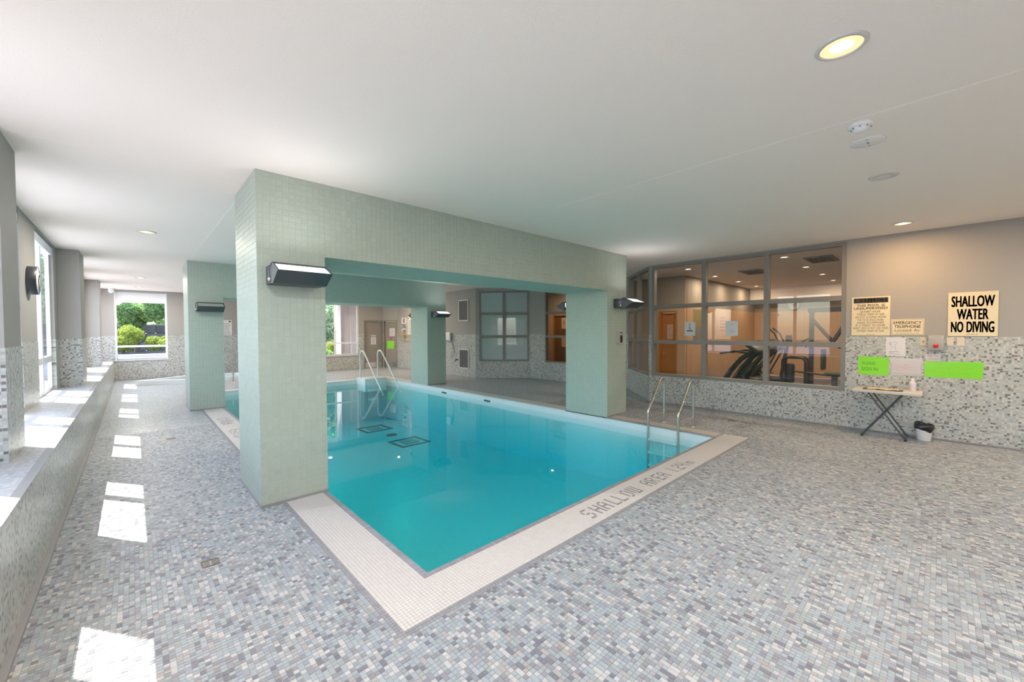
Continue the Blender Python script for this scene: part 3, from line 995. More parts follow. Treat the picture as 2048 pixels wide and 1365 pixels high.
# notices on the far doors
e, T0, k = paper_on(MD, 0.435, 1.47, 0.22, 0.05, -0.06, M_paper, 'door_plate', 'small white name strip on the far taupe door')
marks_on(T0, k, e, rows(1, -.09, .09, -.015, .015))
e, T0, k = paper_on(MD, 0.435, 1.24, 0.24, 0.33, -0.06, M_paper, 'door_notice', 'white paper notice below the strip on the far taupe door')
marks_on(T0, k, e, rows(8, -.09, .09, -.13, .13))
e, T0, k = paper_on(MA, 0.36, 1.63, 0.30, 0.36, -0.06, M_paper, 'door_notice', 'white double notice on the taupe corner door')
marks_on(T0, k, e, rows(8, -.12, .12, -.14, .14))
e, T0, k = paper_on(MA, 0.46, 1.05, 0.42, 0.36, -0.06, M_lime, 'lime_notice', 'plain lime green sheet on the taupe corner door')
e, T0, k = paper_on(MA, 0.42, 1.32, 0.12, 0.14, -0.06, simple('magenta_paper', (.55, .10, .30), .8), 'small_notice', 'little magenta note above the lime green sheet')
# far wall signs by the corner door (wall_right_far): frame MR2, s = y - 11.16
e, T0, k = paper_on(MR2, 5.12, 1.90, 0.46, 0.74, 0.0, M_whitesign, 'pool_sign', 'white NO DIVING ALLOWED sign on the far wall')
marks_on(T0, k, e, [('text', 'NO', -.09, .09, .14, .34, .035), ('text', 'DIVING', -.21, .21, -.12, .10, .035), ('text', 'ALLOWED', -.21, .21, -.35, -.15, .035)])
e, T0, k = paper_on(MR2, 4.50, 1.90, 0.60, 0.78, 0.0, M_whitesign, 'pool_rules_sign', 'white pool rules board next to the NO DIVING sign')
marks_on(T0, k, e, rows(9, -.27, .27, -.34, .26) + [('bar', -.27, -.20, .30, .36, M_ink)])
# reaching pole on hooks along that wall
e = thing('rescue_pole', 'long yellow rescue pole hung along the far wall', 'pole', (8.68, 15.1, 1.51))
M_orange = simple('yellow_pole', (.72, .42, .10), 0.4)
MB().tube([(0, -1.6, 0), (0, 1.75, 0)], 0.016, 8).build('pole', M_orange, e)
MB().tube([(0, -1.6, -0.19), (0, 1.6, -0.19)], 0.016, 8).build('pole', M_orange, e)
for y in (-1.0, 1.0):
    MB().box(-.03, .045, y - .02, y + .02, -.23, .03).build('wall_hook', M_steel, e)

# ================================================================== WALL SIGNS (right wall)
def board(name, label, y_hi, y_lo, z0, z1, mat, cat='sign', thick=0.006):
    s, w = 4.2 + (y_hi + y_lo) / 2, y_hi - y_lo
    e = thing(name, label, cat, (8.74 - 0.004, (y_hi + y_lo) / 2, (z0 + z1) / 2))
    R = MR.to_3x3().to_4x4()
    MB().box(-w / 2, w / 2, 0, thick, -(z1 - z0) / 2, (z1 - z0) / 2, R).build('board', mat, e)
    return e, R, thick
e, T0, k = board('caution_sign', 'cream CAUTION pool is unsupervised sign with small lettering', 1.027, 0.558, 1.556, 2.186, M_cream)
it = [('bar', -.21, .21, .215, .295, M_ink, 'title_bar'), ('text', 'THIS POOL IS', -.17, .17, .155, .195, .03), ('text', 'UNSUPERVISED', -.205, .205, .108, .148, .03)]
for i, (l, w) in enumerate((('BATHERS UNDER', .12), ('TWELVE YEARS OF AGE', .165), ('ARE NOT ALLOWED WITHIN', .188), ('THE POOL ENCLOSURE', .16), ('UNLESS ACCOMPANIED', .165), ('BY A PARENT OR HIS/HER', .18), ('AGENT WHO IS NOT LESS THAN', .215), ('SIXTEEN YEARS OF AGE', .165))):
    it.append(('text', l, -w, w, .058 - i * .0445, .089 - i * .0445, 0.002))
it.append(('text', 'ONT. REG. 565', -.05, .05, -.305, -.293, 0.01))
marks_on(T0, k, e, it)
A = T0 @ Matrix.Diagonal((-1, 1, 1, 1))
put_text('CAUTION', A @ Vector((0, k + .0016, 0)), A.to_3x3() @ Vector((1, 0, 0)), Vector((0, 0, 1)), -.19, .19, .23, .282, .03, M_cream, e)
e, T0, k = board('emergency_telephone_sign', 'cream EMERGENCY TELEPHONE Located At sign with ruled border', 0.545, 0.177, 1.562, 1.814, M_cream)
bw = .003
marks_on(T0, k, e, [('text', 'EMERGENCY', -.155, .155, .048, .092, .022), ('text', 'TELEPHONE', -.145, .145, -.012, .034, .022), ('text', 'Located At:', -.14, .14, -.068, -.028, .006),
                    ('bar', -.13, .13, -.093, -.090), ('bar', -.172, .172, .112, .115), ('bar', -.172, .172, -.115, -.112), ('bar', -.175, -.172, -.11, .11), ('bar', .172, .175, -.11, .11)])
e, T0, k = board('shallow_water_sign', 'large cream SHALLOW WATER NO DIVING sign in heavy black letters', -0.064, -0.537, 1.553, 2.185, M_cream)
marks_on(T0, k, e, [('text', 'SHALLOW', -.205, .205, .105, .262, .045), ('text', 'WATER', -.15, .15, -.078, .075, .045), ('text', 'NO DIVING', -.205, .205, -.262, -.105, .045), ('text', 'ONT. REG. 565', -.055, .055, -.298, -.285, 0.01)])
for sx in (-1, 1):
    for sz in (-1, 1):
        MB().lathe([(.006, 0), (.006, .003)], (0, 0, 0), 8, T0 @ Matrix.Translation((sx * .21, k, sz * .295)) @ Matrix.Rotation(-math.pi / 2, 4, 'X')).build('screw', M_steel, e)
e, T0, k = board('picture_notice', 'white paper notice with a small line drawing under the EMERGENCY TELEPHONE sign', 0.602, 0.378, 1.238, 1.527, M_paper, 'notice', .002)
marks_on(T0, k, e, [('lines', [[(-.06, .02), (-.045, .055), (-.06, .075), (-.07, .055), (-.05, .02), (-.03, -.02)], [(-.02, .06), (.0, .08), (.015, .05), (-.005, .03), (.0, -.03), (.015, -.06)]], .004, M_greyink),
                    ('bar', -.075, .045, -.083, -.076, M_greyink), ('bar', -.075, -.02, -.100, -.094, M_greyink), ('bar', -.075, .06, -.118, -.112, M_greyink)])
for i, (yh, yl) in enumerate(((0.217, 0.151), (-0.058, -0.126), (-0.158, -0.233))):
    e, T0, k = board('switch_plate', ('beige switch plate between the EMERGENCY TELEPHONE sign and the alarm box', 'beige blank plate right beside the alarm box', 'beige blank plate below the middle of the SHALLOW WATER sign')[i], yh, yl, 1.411, 1.533, simple('beige_plate', (.72, .62, .48), .45), 'wall plate', .008)
    if i == 0:
        MB().rbox(-.006, .006, k, k + .012, -.012, .004, .003, T0).build('toggle', M_ink, e)
e = thing('alarm_box', 'grey emergency box with a round red push button', 'alarm box', (8.736, 0.052, 1.452))
RR = MR.to_3x3().to_4x4()
MB().rbox(-.084, .084, 0, .075, -.112, .112, .008, RR).build('housing', simple('grey_box', (.42, .41, .39), .5), e)
MB().lathe([(.024, 0), (.03, .012), (.03, .02), (.0, .026)], (0, 0, 0), 20, RR @ Matrix.Translation((0, .075, -.045)) @ Matrix.Rotation(-math.pi / 2, 4, 'X')).build('push_button', simple('red_button', (.7, .04, .04), .3), e)
for sx in (-1, 1):
    MB().lathe([(.006, 0), (.006, .003)], (0, 0, 0), 8, RR @ Matrix.Translation((sx * .06, .075, .085)) @ Matrix.Rotation(-math.pi / 2, 4, 'X')).build('screw', M_steel, e)
e, T0, k = board('assistance_label', 'small white PRESS FOR ASSISTANCE label in red letters', 0.154, 0.003, 1.180, 1.280, M_paper, 'label', .002)
marks_on(T0, k, e, [('text', 'PRESS FOR', -.065, .065, .008, .034, .015, M_redink), ('text', 'ASSISTANCE', -.07, .07, -.034, -.008, .015, M_redink)])
def tilt_sheet(name, label, pts, mat, cat='notice', thick=.002, off=0.004):
    """pts: four (y,z) corners on the right wall; a sheet of paper taped slightly askew."""
    cy, cz = sum(p[0] for p in pts) / len(pts), sum(p[1] for p in pts) / len(pts)
    e = thing(name, label, cat, (8.74 - off, cy, cz))
    mb = MB()
    n = len(pts)
    mb.add([(0, p[0] - cy, p[1] - cz) for p in pts] + [(-thick, p[0] - cy, p[1] - cz) for p in pts], [tuple(range(n)), tuple(range(n, 2 * n))[::-1]] + [(i, (i + 1) % n, n + (i + 1) % n, n + i) for i in range(n)])
    mb.build('sheet', mat, e)
    return e, RR, thick
e, T0, k = tilt_sheet('sign_in_notice', 'lime green sheet handwritten PLEASE SIGN IN', [(.935, 1.215), (.563, 1.213), (.562, .920), (.91, .916), (.935, .94)], M_lime)
M_pen = simple('green_pen', (.10, .33, .04), .8)
marks_on(T0, k, e, [('text', 'PLEASE', -.10, .06, .04, .085, -.006, M_pen), ('text', 'SIGN IN', -.11, .09, -.055, .0, 0, M_pen)])
e, T0, k = tilt_sheet('laminated_notice', 'laminated white notice with grey border and pink lines', [(.550, 1.203), (.187, 1.205), (.186, .945), (.543, .932)], simple('laminate', (.66, .62, .64), .06, 0, .9))
marks_on(T0, k, e, [('bar', -.02, .02, .03, .034, M_greyink), ('bar', -.17, -.165, -.11, .06, M_greyink), ('bar', .165, .17, -.11, .06, M_greyink), ('bar', -.165, .165, -.112, -.108, M_greyink),
                    ('bar', -.15, .12, -.005, .001, M_pinkink), ('bar', -.05, .02, -.025, -.018, M_pinkink), ('bar', -.15, .14, -.045, -.04, M_pinkink)])
M_gloss_lime = simple('laminated_lime', (.25, .76, .03), .15, 0, .8)
e, T0, k = tilt_sheet('long_lime_notice', 'long lime green laminated sheet with faint handwriting', [(.168, 1.172), (-.415, 1.183), (-.412, .941), (.166, .933)], M_gloss_lime)
sq = []
for t_, spans in ((.085, [(-.25, -.17), (-.13, -.11), (-.05, .03), (.10, .17), (.20, .26)]), (.02, [(-.13, -.03), (.08, .19)]), (-.05, [(-.15, -.08), (-.04, .02), (.07, .18)])):
    for a, b in spans:
        n = max(2, int((b - a) / .014)); sq.append([(a + (b - a) * i / n, t_ + (.014 if i % 2 else -.014) * random.uniform(.5, 1)) for i in range(n + 1)])
marks_on(T0, k, e, [('lines', sq, .0025, simple('faint_green_pen', (.16, .52, .03), .8), 'handwriting')])
# papers taped to the gym glass
for i, (y, lab) in enumerate(((3.722, 'white paper with two bold black lines taped inside the gym window'), (2.886, 'white drawing notice taped inside the gym window beside the mullion'))):
    e = thing('window_notice', lab, 'notice', (8.772, y, 1.688))
    MB().box(-.113, .113, 0, .002, -.149, .149, RR).build('sheet', simple('cool_paper', (.60, .63, .66), .8), e)
    if i == 0:
        marks_on(RR, .002, e, [('lines', [[(-.01, .11), (.0, .09), (-.015, .07)], [(-.02, .05), (.0, .02), (.02, .03)]], .012), ('bar', -.02, .02, -.01, .005), ('bar', -.065, .065, -.055, -.033)])
    else:
        marks_on(RR, .002, e, [('lines', [[(-.05, .09), (-.03, .095)], [(-.01, .07), (.0, .10), (.01, .08), (.02, .10), (.025, .07)], [(-.015, .06), (.025, .05), (-.01, .03), (.03, .02), (-.02, 0), (.025, -.02), (-.005, -.035)]], .004, M_greyink),
                               ('bar', -.04, .06, -.05, -.045, M_greyink), ('bar', -.05, .08, -.07, -.064, M_greyink), ('bar', -.03, .03, -.09, -.085, M_greyink)])
# notice on the gym side column (front face, y = FR[0][0])
e = thing('column_notice', 'small laminated arrow notice on the gym side column', 'notice', (6.99, FR[0][0] - .001, 1.50))
RC = Matrix(((-1, 0, 0, 0), (0, -1, 0, 0), (0, 0, 1, 0), (0, 0, 0, 1)))
MB().box(-.135, .135, 0, .003, -.145, .145, RC).build('sheet', simple('grey_paper', (.42, .43, .42), .6), e)
marks_on(RC, .003, e, [('bar', .0, .08, .10, .118, M_ink), ('bar', .0, .09, -.085, .06, M_ink), ('bar', -.11, -.03, -.12, -.08, M_greyink), ('bar', .035, .055, -.05, .03, M_paper), ('bar', .02, .07, -.02, .0, M_paper)])
# sign strip on the end wall, seen past the far column
e, T0, k = paper_on(MFW, 1.93, 1.83, 0.44, 0.62, 0.0, M_whitesign, 'spa_rules_sign', 'white spa rules board on the corridor end wall')
marks_on(T0, k, e, rows(8, -.19, .19, -.28, .2) + [('bar', .12, .19, .23, .28, M_ink)])

# ================================================================== LAMPS
def add_area(name, loc, direction, size, watts, color, parent=None, size_y=None, spread=math.pi):
    d = bpy.data.lights.new(name, 'AREA')
    d.energy = watts
    d.color = color
    d.shape = 'RECTANGLE' if size_y else 'DISK'
    d.size = size
    if size_y:
        d.size_y = size_y
    d.spread = spread
    o = bpy.data.objects.new(name, d)
    o.location = loc
    o.rotation_euler = Vector(direction).to_track_quat('-Z', 'Y').to_euler()
    COL.objects.link(o)
    if parent is not None:
        o.parent = parent
    return o
# wall sconces: dark housing, tilted visor with a glowing upper lens. Local: wall at y = 0, out of the wall is -y.
M_lens = emissive('sconce_lens', (0.93, 0.90, 1.0), 1.6)
def sconce(loc, rz, label, watts=SCONCE_W, lens_mat=M_lens):
    e = thing('wall_sconce', label, 'wall lamp', loc, rz, 'dark visor sconces on the tiled columns')
    W = 0.23
    MB().rbox(-W, W, -.115, 0, -.085, .088, .006).build('mounting_box', M_darkmetal, e)
    body = MB()
    prof = [(-.165, -.085), (-.245, -.088), (-.425, .012), (-.245, .098), (-.18, .088)]
    # hollow visor: bottom shell, end cheeks and rear frame, open at the lens
    body.prism([(-.165, -.085), (-.245, -.088), (-.425, .012), (-.415, .016), (-.242, -.072), (-.175, -.07)], -W + .01, W - .01, 'x')
    body.box(-W + .03, W - .03, -.17, -.11, -.085, -.06)
    for s in (-1, 1):
        body.prism(prof, s * (W - .012), s * W, 'x')
    body.prism([(-.18, .07), (-.18, .092), (-.235, .104), (-.245, .094)], -W, W, 'x')
    for s in (-1, 1):
        body.box(s * W - .012 * (s > 0), s * W + .012 * (s < 0), -.19, -.11, -.08, -.02)
    visor = body.build('visor', M_darkmetal, e)
    lens = MB()
    lens.add([(-W + .014, -.410, .012), (W - .014, -.410, .012), (W - .014, -.236, .088), (-W + .014, -.236, .088), (-W + .014, -.250, -.045), (W - .014, -.250, -.045)],
             [(0, 1, 2, 3), (0, 4, 5, 1), (3, 2, 5, 4)])
    lens.build('lens', lens_mat, visor)
    for s in (-1, 1):
        MB().lathe([(.022, 0), (.022, .014), (.008, .02)], (0, 0, 0), 14, Matrix.Translation((s * W, -.16, -.045)) @ Matrix.Rotation(s * math.pi / 2, 4, 'Y')).build('pivot_knob', M_steel if s < 0 else M_black, e)
    if watts:
        add_area('sconce_light', (0, -.335, .075), (0, -.35, 1), .40, watts, (0.96, 0.95, 1.0), e, .12, math.radians(160))
    return e
SZ = 2.178
sconce((1.145, FR[0][0], SZ), 0, 'black sconce with bright lens on the corridor side column')
sconce((6.99, FR[0][0], SZ), 0, 'black sconce on the pool-facing front of the gym side column')
sconce((6.965, FR[0][1], SZ), math.pi, 'black sconce on the hidden back of the gym side column')
sconce((1.19, FR[1][0], SZ), 0, 'unlit black sconce on the far column by the window corridor', 0, simple('unlit_lens', (.42, .43, .42), .3))
sconce((6.92, FR[1][0], SZ), 0, 'green lit sconce on the far gym side column')
sconce((6.92, FR[1][1], SZ), math.pi, 'black sconce behind the far gym side column')

# recessed downlights
M_ring = simple('downlight_ring', (.62, .60, .58), .4)
M_bulb = emissive('downlight_bulb', (1.0, 0.80, 0.52), 9.0)
M_reflector = emissive('lit_reflector', (1.0, 0.76, 0.42), 1.25)
M_off = simple('unlit_reflector', (.62, .63, .63), .25)
def downlight(x, y, label, watts, color=(1.0, 0.905, 0.80), z=CEIL, lit=True, r=.115):
    e = thing('downlight', label, 'ceiling light', (x, y, z), 0, 'round recessed ceiling lights')
    MB().lathe([(r * .80, -.001), (r * .80, -.010), (r * .95, -.008), (r, -.002), (r, 0)], (0, 0, 0), 32, cap=False).build('trim_ring', M_ring, e)
    MB().lathe([(r * .80, -.004), (r * .45, -.003)], (0, 0, 0), 32, cap=False).build('reflector', M_reflector if lit else M_off, e)
    MB().lathe([(r * .45, -.003), (0.001, -.003)], (0, 0, 0), 24, cap=False).build('bulb', M_bulb if lit else M_ring, e)
    if lit and watts:
        # the lamp sits on the trim line, a little below the reflector
        add_area('downlight_lamp', (0, 0, -.030), (0, 0, -1), r * .5, watts, color, e)
    return e
downlight(2.767, .385, 'large lit downlight on the shallow end ceiling before the smoke detector', DOWN_W)
downlight(5.398, .411, 'unlit downlight between the flat ceiling disc and the wall light', 0, lit=False)
downlight(7.976, .394, 'lit orange downlight close to the wall above the CAUTION sign', DOWN_W * .55, (1.0, .62, .30))
downlight(0.174, 8.135, 'lit downlight over the corridor beside the round clock', DOWN_W)
downlight(0.174, 15.02, 'small lit downlight over the corridor before the spa', DOWN_W)
downlight(0.168, 18.18, 'small lit downlight over the corridor end by the window', DOWN_W)
downlight(5.69, 16.8, 'lit downlight in front of the garden window', DOWN_W, (1.0, .80, .58))
downlight(7.7, 14.9, 'lit downlight by the rescue pole', DOWN_W, (1.0, .80, .58))
downlight(2.9, 13.2, 'lit downlight above the far pool edge', DOWN_W)
downlight(2.77, -2.3, 'added fill downlight behind the shallow end', DOWN_W)  # not a known fitting; added out of view as fill light
downlight(5.4, -2.3, 'added fill downlight at the back wall', DOWN_W)  # another unseen lamp, added for overall brightness
downlight(0.17, 1.7, 'added fill downlight over the near corridor', DOWN_W)  # overhead and out of view, added to fill the room
downlight(7.6, -2.3, 'added fill downlight at the back wall near the SHALLOW WATER sign', DOWN_W)  # extra unseen lamp added to brighten the ceiling on the sign side
# smoke detector, flat disc
e = thing('smoke_detector', 'white domed smoke detector on the ceiling', 'smoke detector', (3.917, .425, CEIL))
MB().lathe([(.075, 0), (.075, -.018), (.066, -.024)], (0, 0, 0), 28).build('base', M_white, e)
MB().lathe([(.055, -.024), (.05, -.04), (.036, -.052), (.012, -.056)], (0, 0, 0), 28).build('sensor_dome', M_white, e)
for k in range(8):
    a = k * math.pi / 4
    MB().box(-.004, .004, .052, .058, -.036, -.026, Matrix.Rotation(a, 4, 'Z')).build('vent_slot', M_greyink, e)
e = thing('ceiling_disc', 'flat white round cover plate on the ceiling', 'cover plate', (4.309, .423, CEIL))
MB().lathe([(.108, 0), (.112, -.006), (.104, -.010), (.002, -.012)], (0, 0, 0), 32).build('plate', M_white, e)
MB().box(-.02, .02, -.006, .006, -.0145, -.011).build('latch', M_greyink, e)
for s in (-1, 1):
    MB().lathe([(.006, -.011), (.006, -.014)], (s * .075, 0, 0), 8).build('screw', M_greyink, e)
# emergency light unit at the corridor end ceiling
e = thing('security_camera', 'small white bracket camera at the corridor end', 'camera', (-0.52, 19.1, CEIL))
MB().lathe([(.13, 0), (.13, -.02), (.10, -.03)], (0, 0, 0), 20).build('base', M_white, e)
MB().lathe([(.06, -.03), (.075, -.10), (.05, -.15), (.01, -.165)], (0, 0, 0), 20).build('dome', M_white, e)

# ================================================================== THINGS
# round clock on the window pier
e = thing('wall_clock', 'round wall clock with deep dark rim between the corridor windows', 'clock', (LW, 8.02, 2.33))
RX = Matrix.Rotation(math.pi / 2, 4, 'Y')
MB().lathe([(.182, 0), (.182, .088), (.170, .088), (.168, .075)], (0, 0, 0), 40, RX, cap=False).build('rim', M_darkmetal, e)
MB().lathe([(.17, .004), (.17, .085), (.001, .085)], (0, 0, 0), 40, RX, cap=False).build('dial', simple('clock_face', (.72, .69, .66), .5), e)
for ang, L_ in ((40, .10), (160, .14)):
    a = math.radians(ang)
    MB().tube([(.09, 0, 0), (.09, L_ * math.sin(a), L_ * math.cos(a))], .004, 6).build('hand', M_ink, e)
for k in range(12):
    a = k * math.pi / 6
    MB().box(.0852, .0868, -.003, .003, .135, .158, Matrix.Rotation(a, 4, 'X')).build('hour_mark', M_ink, e)

# pool ladder: two bent steel rails, braces and treads
e = thing('pool_ladder', 'brushed steel pool ladder with two looped grab rails', 'ladder', (6.68, 3.15, 0))
def rail_xz(pts):
    return pts
for y in (3.41, 2.89):
    yy = y - 3.15
    loop = [(6.97, 0), (6.968, .55)] + [(6.868 + .10 * math.cos(math.radians(a)), .70 + .10 * math.sin(math.radians(a))) for a in range(0, 181, 15)]
    loop = [(6.972, 0.0), (6.968, .60)] + arc((6.872, .70), .096, 0, 150, 10) + [(6.55, .46), (6.425, .335)] + [(6.40, .29), (6.392, .25), (6.392, -.95)]
    MB().tube([(x - 6.68, yy, z) for x, z in loop], .0215, 14).build('grab_rail', M_steel, e)
    gr = [c for c in e.children if c.name.startswith('grab_rail')][-1]
    MB().tube([(6.97 - 6.68, yy, .155), (6.392 - 6.68, yy, .150)], .015, 10).build('brace', M_steel, e)
    MB().lathe([(.052, 0), (.05, .012), (.03, .022)], (6.97 - 6.68, yy, 0), 20).build('floor_flange', M_steel, gr)
for z in (-.20, -.42, -.64, -.86):
    MB().rbox(6.35 - 6.68, 6.43 - 6.68, -.245, .245, z - .014, z + .014, .006).build('tread', simple('tread_plastic', (.72, .78, .76), .4), e)

# far steps with white handrails
e = thing('entry_steps', 'white moulded pool entry steps below white handrails', 'pool steps', (6.02, 13.3, 0))
M_fibre = simple('white_fibreglass', (.72, .78, .78), .35)
MB().rbox(-.46, .30, -.25, .41, -.34, .09, .02).build('step_block', M_fibre, e)
for z in (-.3, -.6):
    MB().rbox(-.36, .22, -.42, -.25, z - .02, z + .02, .008).build('tread', M_fibre, e)
for x in (-.41, .21):
    pts = [(x, .22, .09), (x, .22, .88), (x, .19, .97), (x, .10, 1.0), (x, -.02, 1.0), (x, -.10, .96), (x, -1.30, -.13), (x, -1.5, -.32)]
    hr = MB().tube(pts, .025, 12).build('handrail', M_white_rail, e)
    MB().lathe([(.05, 0), (.045, .015), (.03, .02)], (x, .22, .09), 16).build('floor_flange', M_white_rail, hr)

# spa at the corridor end
e = thing('hot_tub', 'raised white tiled hot tub at the corridor end', 'hot tub', (1.8, 17.3, 0))
SP = [(-1.79, -.15), (-.5, -.85), (1.1, -.85), (1.75, -.1), (1.1, .85), (-.5, .85)]
inner = [(x * .84, y * .78) for x, y in SP]
mb = MB()
n = len(SP)
vs = [(x, y, 0) for x, y in SP] + [(x, y, .15) for x, y in SP] + [(x, y, .15) for x, y in inner] + [(x, y, .02) for x, y in inner]
fs = []
for a in range(3):
    fs += [(a * n + i, a * n + (i + 1) % n, (a + 1) * n + (i + 1) % n, (a + 1) * n + i) for i in range(n)]
mb.add(vs, fs)
mb.build('rim', simple('spa_rim', (.74, .76, .76), .35), e)
mb = MB(); mb.add([(x, y, .075) for x, y in inner], [tuple(range(n))]); mb.build('water', simple('spa_water', (.45, .66, .68), .05, 0, .6), e)
e = thing('spa_handrail', 'bent steel handrail beside the hot tub', 'handrail', (2.415, 16.25, 0))
MB().tube([(0, 0, 0), (0, 0, .50)] + [(-.16 + .16 * math.cos(math.radians(a)), 0, .50 + .16 * math.sin(math.radians(a))) for a in range(15, 91, 15)] + [(-.45, .1, .66), (-.62, .2, .58), (-.66, .25, .16)], .024, 12).build('tube_rail', M_steel, e)
MB().lathe([(.06, 0), (.05, .014), (.03, .02)], (0, 0, 0), 16).build('floor_flange', M_steel, e)

# floor drains
M_drain = simple('drain_metal', (.20, .17, .15), .5, .5)
for i, (x, y) in enumerate(DRAINS):
    e = thing('floor_drain', ('square metal floor drain near the corridor side column', 'square metal floor drain further down the corridor', 'square metal floor drain beside the pool ladder')[i], 'drain', (x, y, 0))
    mb = MB(); s = .052
    mb.box(-s, s, -s, s, -.006, -.004)
    mb.build('well', M_black, e)
    mb = MB()
    for a, b, c, d in ((-s, s, -s, -s + .01), (-s, s, s - .01, s), (-s, -s + .01, -s + .01, s - .01), (s - .01, s, -s + .01, s - .01)):
        mb.box(a, b, c, d, -.005, .002)
    mb.build('rim', M_drain, e)
    for k in range(6):
        yy = -s + .018 + k * .0135
        for x0 in (-s + .012, .003):
            MB().box(x0 + .002, x0 + .035, yy, yy + .007, -.005, .001).build('grate_bar', M_steel, e)

# folding table, papers, bottle, bin
e = thing('folding_table', 'small white folding table with crossed black legs under the notices', 'table', (8.44, .56, 0))
M_top = simple('table_top', (.70, .62, .54), .45)
MB().rbox(-.245, .245, -.385, .385, .718, .724, .0025).build('table_top', M_top, e)
MB().rbox(-.245, .245, -.385, .385, .688, .718, .006).build('apron', simple('table_apron', (.62, .62, .62), .5), e)
for x in (-.19, .19):
    for a, b in ((.262, -.19), (-.222, .20)):
        MB().tube([(x, a, .018), (x + .02 * (1 if a > 0 else -1), b, .69)], .0098, 8).build('leg', M_darkmetal, e)
for a in (.262, -.222):
    fb = MB().tube([(-.19, a, .018), (.19, a, .018)], .014, 8).build('foot_bar', M_darkmetal, e)
    for x in (-.2, .2):
        MB().lathe([(.017, -.02), (.019, 0), (.017, .02)], (x, a, .019), 10, Matrix.Rotation(math.pi / 2, 4, 'Y')).build('foot_cap', M_black, fb)
e = thing('clipboard', 'dark clipboard lying on the folding table', 'clipboard', (8.42, .60, .724))
MB().rbox(-.12, .12, -.22, .235, 0, .005, .002).build('backing_board', simple('dark_brown_board', (.07, .05, .04), .5), e)
mb = MB(); mb.tube([(-.05, -.20, .008), (.05, -.20, .008)], .006, 8); mb.build('clip', M_steel, e)
e = thing('sign_in_sheets', 'loose cream paper sheets spread over the clipboard', 'papers', (8.42, .61, .729))
mb = MB()
nx, ny = 5, 14
vs = [(-.10 + .2 * i / (nx - 1), -.19 + .36 * j / (ny - 1) + .012 * math.sin(i), .002 + .006 * abs(math.sin(j * 1.3)) + .004 * math.sin(i * 2 + j)) for j in range(ny) for i in range(nx)]
vs = [(x, y, max(z, .001)) for x, y, z in vs]
mb.add(vs, [(j * nx + i, j * nx + i + 1, (j + 1) * nx + i + 1, (j + 1) * nx + i) for j in range(ny - 1) for i in range(nx - 1)], True)
mb.build('sheet', simple('cream_paper', (.74, .60, .40), .8), e)
e = thing('pump_bottle', 'white plastic bottle standing on the folding table', 'bottle', (8.60, .285, .724))
MB().lathe([(.036, 0), (.040, .008), (.040, .115), (.034, .135), (.016, .150), (.016, .158)], (0, 0, 0), 24).build('bottle_body', simple('bottle_plastic', (.74, .70, .72), .35), e)
body = e.children[0]
MB().lathe([(.020, .156), (.020, .180), (.012, .184)], (0, 0, 0), 16).build('cap', M_white, e)
MB().lathe([(.0405, .030), (.0405, .100)], (0, 0, 0), 24, cap=False).build('label_band', simple('label_pale', (.70, .62, .68), .6), body)

e = thing('waste_bin', 'small white bin lined with a black bag beside the folding table', 'bin', (8.565, .155, 0))
MB().lathe([(.072, 0), (.076, .006), (.093, .21), (.095, .22), (.088, .22), (.08, .10)], (0, 0, 0), 28, cap=True).build('bucket', M_white, e)
bm = bmesh.new()
seg, ring = 40, [(.100, .165, .4), (.116, .17, .8), (.120, .205, 1), (.112, .235, 1), (.102, .245, .6), (.088, .225, .4), (.055, .17, .3)]
vv = []
for k, (r, z, w) in enumerate(ring):
    row = []
    for i in range(seg):
        a = 2 * math.pi * i / seg
        rr = r * .885 + w * .007 * (math.sin(5 * a + k) + .6 * math.sin(11 * a + 2 * k))
        zz = z + w * .012 * math.sin(3 * a + 1.3 * k) - (.035 * max(0, math.cos(a - 4.0)) ** 6 if k < 2 else 0) + (.02 * max(0, math.cos(a - 1.2)) if 2 <= k <= 4 else 0)
        row.append(bm.verts.new((rr * math.cos(a), rr * math.sin(a), zz)))
    vv.append(row)
for k in range(len(ring) - 1):
    for i in range(seg):
        bm.faces.new((vv[k][i], vv[k][(i + 1) % seg], vv[k + 1][(i + 1) % seg], vv[k + 1][i]))
MB().bm(bm, None, True).build('bin_liner', simple('black_bag', (.015, .015, .016), .25, 0, .6), e)

# return-air grilles, control box with cables and tap on the far right wall (x = 8.74)
M_grille = simple('grille_mesh', (.16, .155, .17), .6)
M_grille_frame = simple('grille_frame', (.66, .62, .60), .5)
for i, (yc, z0, z1) in enumerate(((11.85, 2.02, 2.80), (11.84, .30, 1.02))):
    e = thing('wall_grille', ('white framed grey grille on the painted wall by the bay', 'white framed grey grille on the mosaic wall by the bay')[i], 'vent', (8.734, yc, z0))
    h, w = z1 - z0, .30
    mb = MB()
    for a, b, c, d in ((-w, w, 0, .045), (-w, w, h - .045, h), (-w, -w + .045, .045, h - .045), (w - .045, w, .045, h - .045)):
        mb.box(-.022, 0, a, b, c, d)
    mb.build('grille_frame', M_grille_frame, e)
    MB().box(-.006, 0, -w + .045, w - .045, .045, h - .045).build('backing', M_black, e)
    nsl = 16
    for k in range(nsl):
        z = .055 + (h - .12) * k / (nsl - 1)
        MB().box(-.014, -.006, -w + .045, w - .045, z, z + .024).build('slat', M_grille, e)
e = thing('phone_box', 'white wall box with looping dark cables beyond the bay', 'wall box', (8.726, 12.72, 1.32))
MB().rbox(-.10, 0, -.14, .17, 0, .30, .02).build('housing', M_white, e)
mb = MB(); mb.tube([(-.06, -.10, .32), (-.09, -.20, .15), (-.08, -.24, -.05), (-.06, -.32, -.2), (-.05, -.36, -.4), (-.05, -.28, -.58), (-.05, -.12, -.66)], .008, 8); mb.build('cable', M_black, e)
